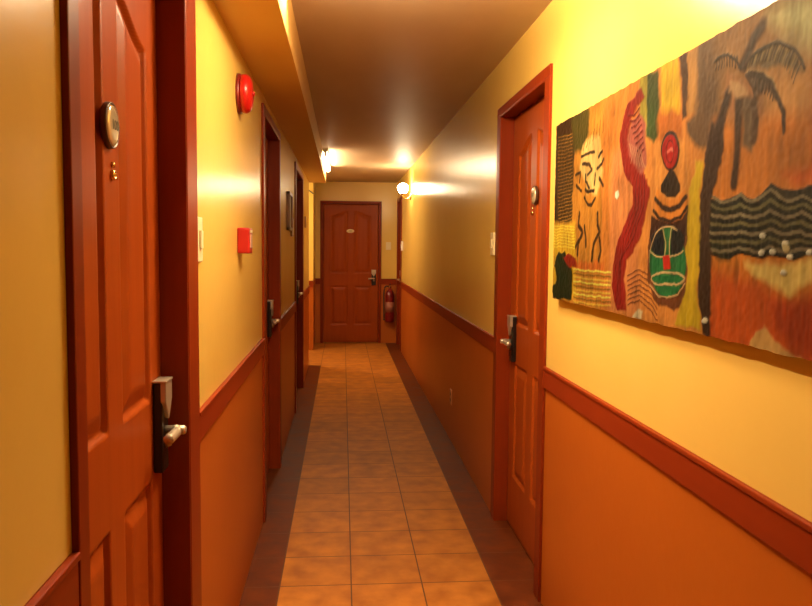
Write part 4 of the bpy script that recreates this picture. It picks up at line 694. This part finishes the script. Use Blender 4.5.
# fire extinguisher hung on the end wall
r = tag(empty('fire_extinguisher', (.695, YE-.085, .32)), 'dark red fire extinguisher hanging on the end wall under the switch', 'fire extinguisher')
MB().lathe([(0, 0), (.055, 0), (.066, .010), (.068, .03), (.068, .39), (.062, .43), (.045, .465), (.024, .485), (.022, .50)], (0, 0, 0), 'z', 32).build('cylinder', M_EXT, r)
v = MB().lathe([(.020, .497), (.022, .51), (.020, .535), (.012, .545), (0, .545)], (0, 0, 0), 'z', 20); v.box((-.012, -.02, .52), (.012, .035, .545), bev=.003)
v.build('valve', M_CHROME, r)
g = MB(); g.tube([(0, .02, .545), (.0, -.03, .565), (0, -.075, .575)], .007, 8); g.tube([(0, .02, .53), (0, -.03, .525), (0, -.075, .520)], .006, 8)
g.build('handle', M_RUB, r)
MB().tube(smooth_path([(-.02, 0, .53), (-.065, -.01, .53), (-.088, -.02, .45), (-.088, -.02, .25), (-.085, -.015, .10), (-.082, -.01, .03)], 6), [.010]*28+[.014]*3, 10).build('hose', M_RUB, r)
MB().lathe([(.0692, .15), (.0692, .30)], (0, 0, 0), 'z', 32).build('label_band', mat('dull_label', (.30, .10, .06), .5), r)
MB().box((-.03, .066, .30), (.03, .085, .40), bev=.003).build('wall_hook', M_BLACK, r)

# ------------------------------------------------------------------ painting: thick paint on canvas, colours and relief laid by strokes
PW, PH, RES = 1.76, .630, .0030
nx, nz = int(PW/RES)+1, int(PH/RES)+1
gs, gt = np.meshgrid(np.linspace(0, PW, nx), np.linspace(0, PH, nz))
def vnoise(fs, ft, seed):
    g = np.random.default_rng(seed).random((int(PH*ft)+4, int(PW*fs)+4))
    a, c = gs*fs, gt*ft; i, j = a.astype(int), c.astype(int); u, v_ = a-i, c-j
    u, v_ = u*u*(3-2*u), v_*v_*(3-2*v_)
    return (g[j, i]*(1-u)+g[j, i+1]*u)*(1-v_)+(g[j+1, i]*(1-u)+g[j+1, i+1]*u)*v_
wob_s = (vnoise(28, 28, 1)-.5)*.014+(vnoise(80, 80, 2)-.5)*.006
wob_t = (vnoise(28, 28, 3)-.5)*.014+(vnoise(80, 80, 4)-.5)*.006
rough = (vnoise(60, 14, 5)-.5)*.5+(vnoise(160, 40, 6)-.5)*.35+(vnoise(14, 14, 8)-.5)*.6
colr = np.zeros((nz, nx, 3)); colr[:] = lin((196, 118, 50)); hgt = np.zeros((nz, nx))
for kind, col, rel, wd, q in ART:
    pts = [(q[i], q[i+1]) for i in range(0, len(q), 2)]
    k_ = .25 if kind == 'P' and wd < .0025 else (.4 if kind == 'S' else 1.0)
    ps, pt = gs+wob_s*k_, gt+wob_t*k_
    if kind == 'P':
        so = max(wd, .0012); d = poly_sd(ps, pt, pts); a = np.clip(.5+d/(2*so), 0, 1)
    else:
        d = np.full(gs.shape, 1e9)
        for (x0, z0), (x1, z1) in zip(pts, pts[1:]):
            ex, ez = x1-x0, z1-z0; t = np.clip(((ps-x0)*ex+(pt-z0)*ez)/(ex*ex+ez*ez+1e-12), 0, 1)
            d = np.minimum(d, np.hypot(ps-x0-t*ex, pt-z0-t*ez))
        so = max(wd*.18, .0012); a = np.clip(.5+(wd/2-d)/(2*so), 0, 1)
    a = a*np.clip(.985+.06*rough, .93, 1)
    colr = colr*(1-a[..., None])+np.array(lin(col))*a[..., None]
    hgt = hgt*(1-a)+(rel+hgt*.3)*a
colr = 1.25*colr**1.28*np.array((.33, .58, .98))*np.clip(1+.85*rough, .4, 1.6)[..., None]
hgt = hgt*.32+.0010*(vnoise(110, 110, 7)-.5)+.0010*rough
edge = np.minimum.reduce([gs, PW-gs, gt, PH-gt])
ragged = .004*(vnoise(40, 40, 9)-.5)
XP = XR-.028
# local x out of the wall is -x; grid ordered so that s grows towards the viewer
V = np.stack([(-hgt).ravel(), (-gs*1.023-ragged*(gs < .01)).ravel(), (gt+ragged*((gt < .01) | (gt > PH-.01))).ravel()], 1)
idx = np.arange(nx*nz).reshape(nz, nx)
F = np.stack([idx[:-1, :-1].ravel(), idx[:-1, 1:].ravel(), idx[1:, 1:].ravel(), idx[1:, :-1].ravel()], 1)
me = bpy.data.meshes.new('canvas'); me.from_pydata(V.tolist(), [], F.tolist()); me.update()
me.polygons.foreach_set('use_smooth', [True]*len(F))
ca = me.color_attributes.new('paint', 'FLOAT_COLOR', 'POINT')
ca.data.foreach_set('color', np.concatenate([np.clip(colr, 0, 1), np.ones((nz, nx, 1))], 2).astype(np.float32).ravel())
M_ART = mat('oil_paint', (.5, .3, .1), .62, spec=.08)
vc = M_ART.node_tree.nodes.new('ShaderNodeVertexColor'); vc.layer_name = 'paint'
M_ART.node_tree.links.new(vc.outputs[0], M_ART.node_tree.nodes['Principled BSDF'].inputs['Base Color'])
me.materials.append(M_ART)
r = tag(empty('painting', (XP, 2.754, 1.244)), 'large unframed tribal beach painting on the right wall', 'painting')
o = bpy.data.objects.new('canvas', me); COL.objects.link(o); o.parent = r
o['label'] = 'thickly painted canvas with mask, palm tree and waves'
g = MB(); g.box((.0015, -PW*1.023+.003, .003), (.020, -.003, PH-.003))
g.build('stretcher', mat('bare_canvas_edge', (.42, .20, .07), .8), r)
for yy in (-.35, -PW+.35): MB().box((.018, yy-.03, PH-.12), (XR-XP, yy+.03, PH-.06)).build('hanging_cleat', M_DKWD, r)
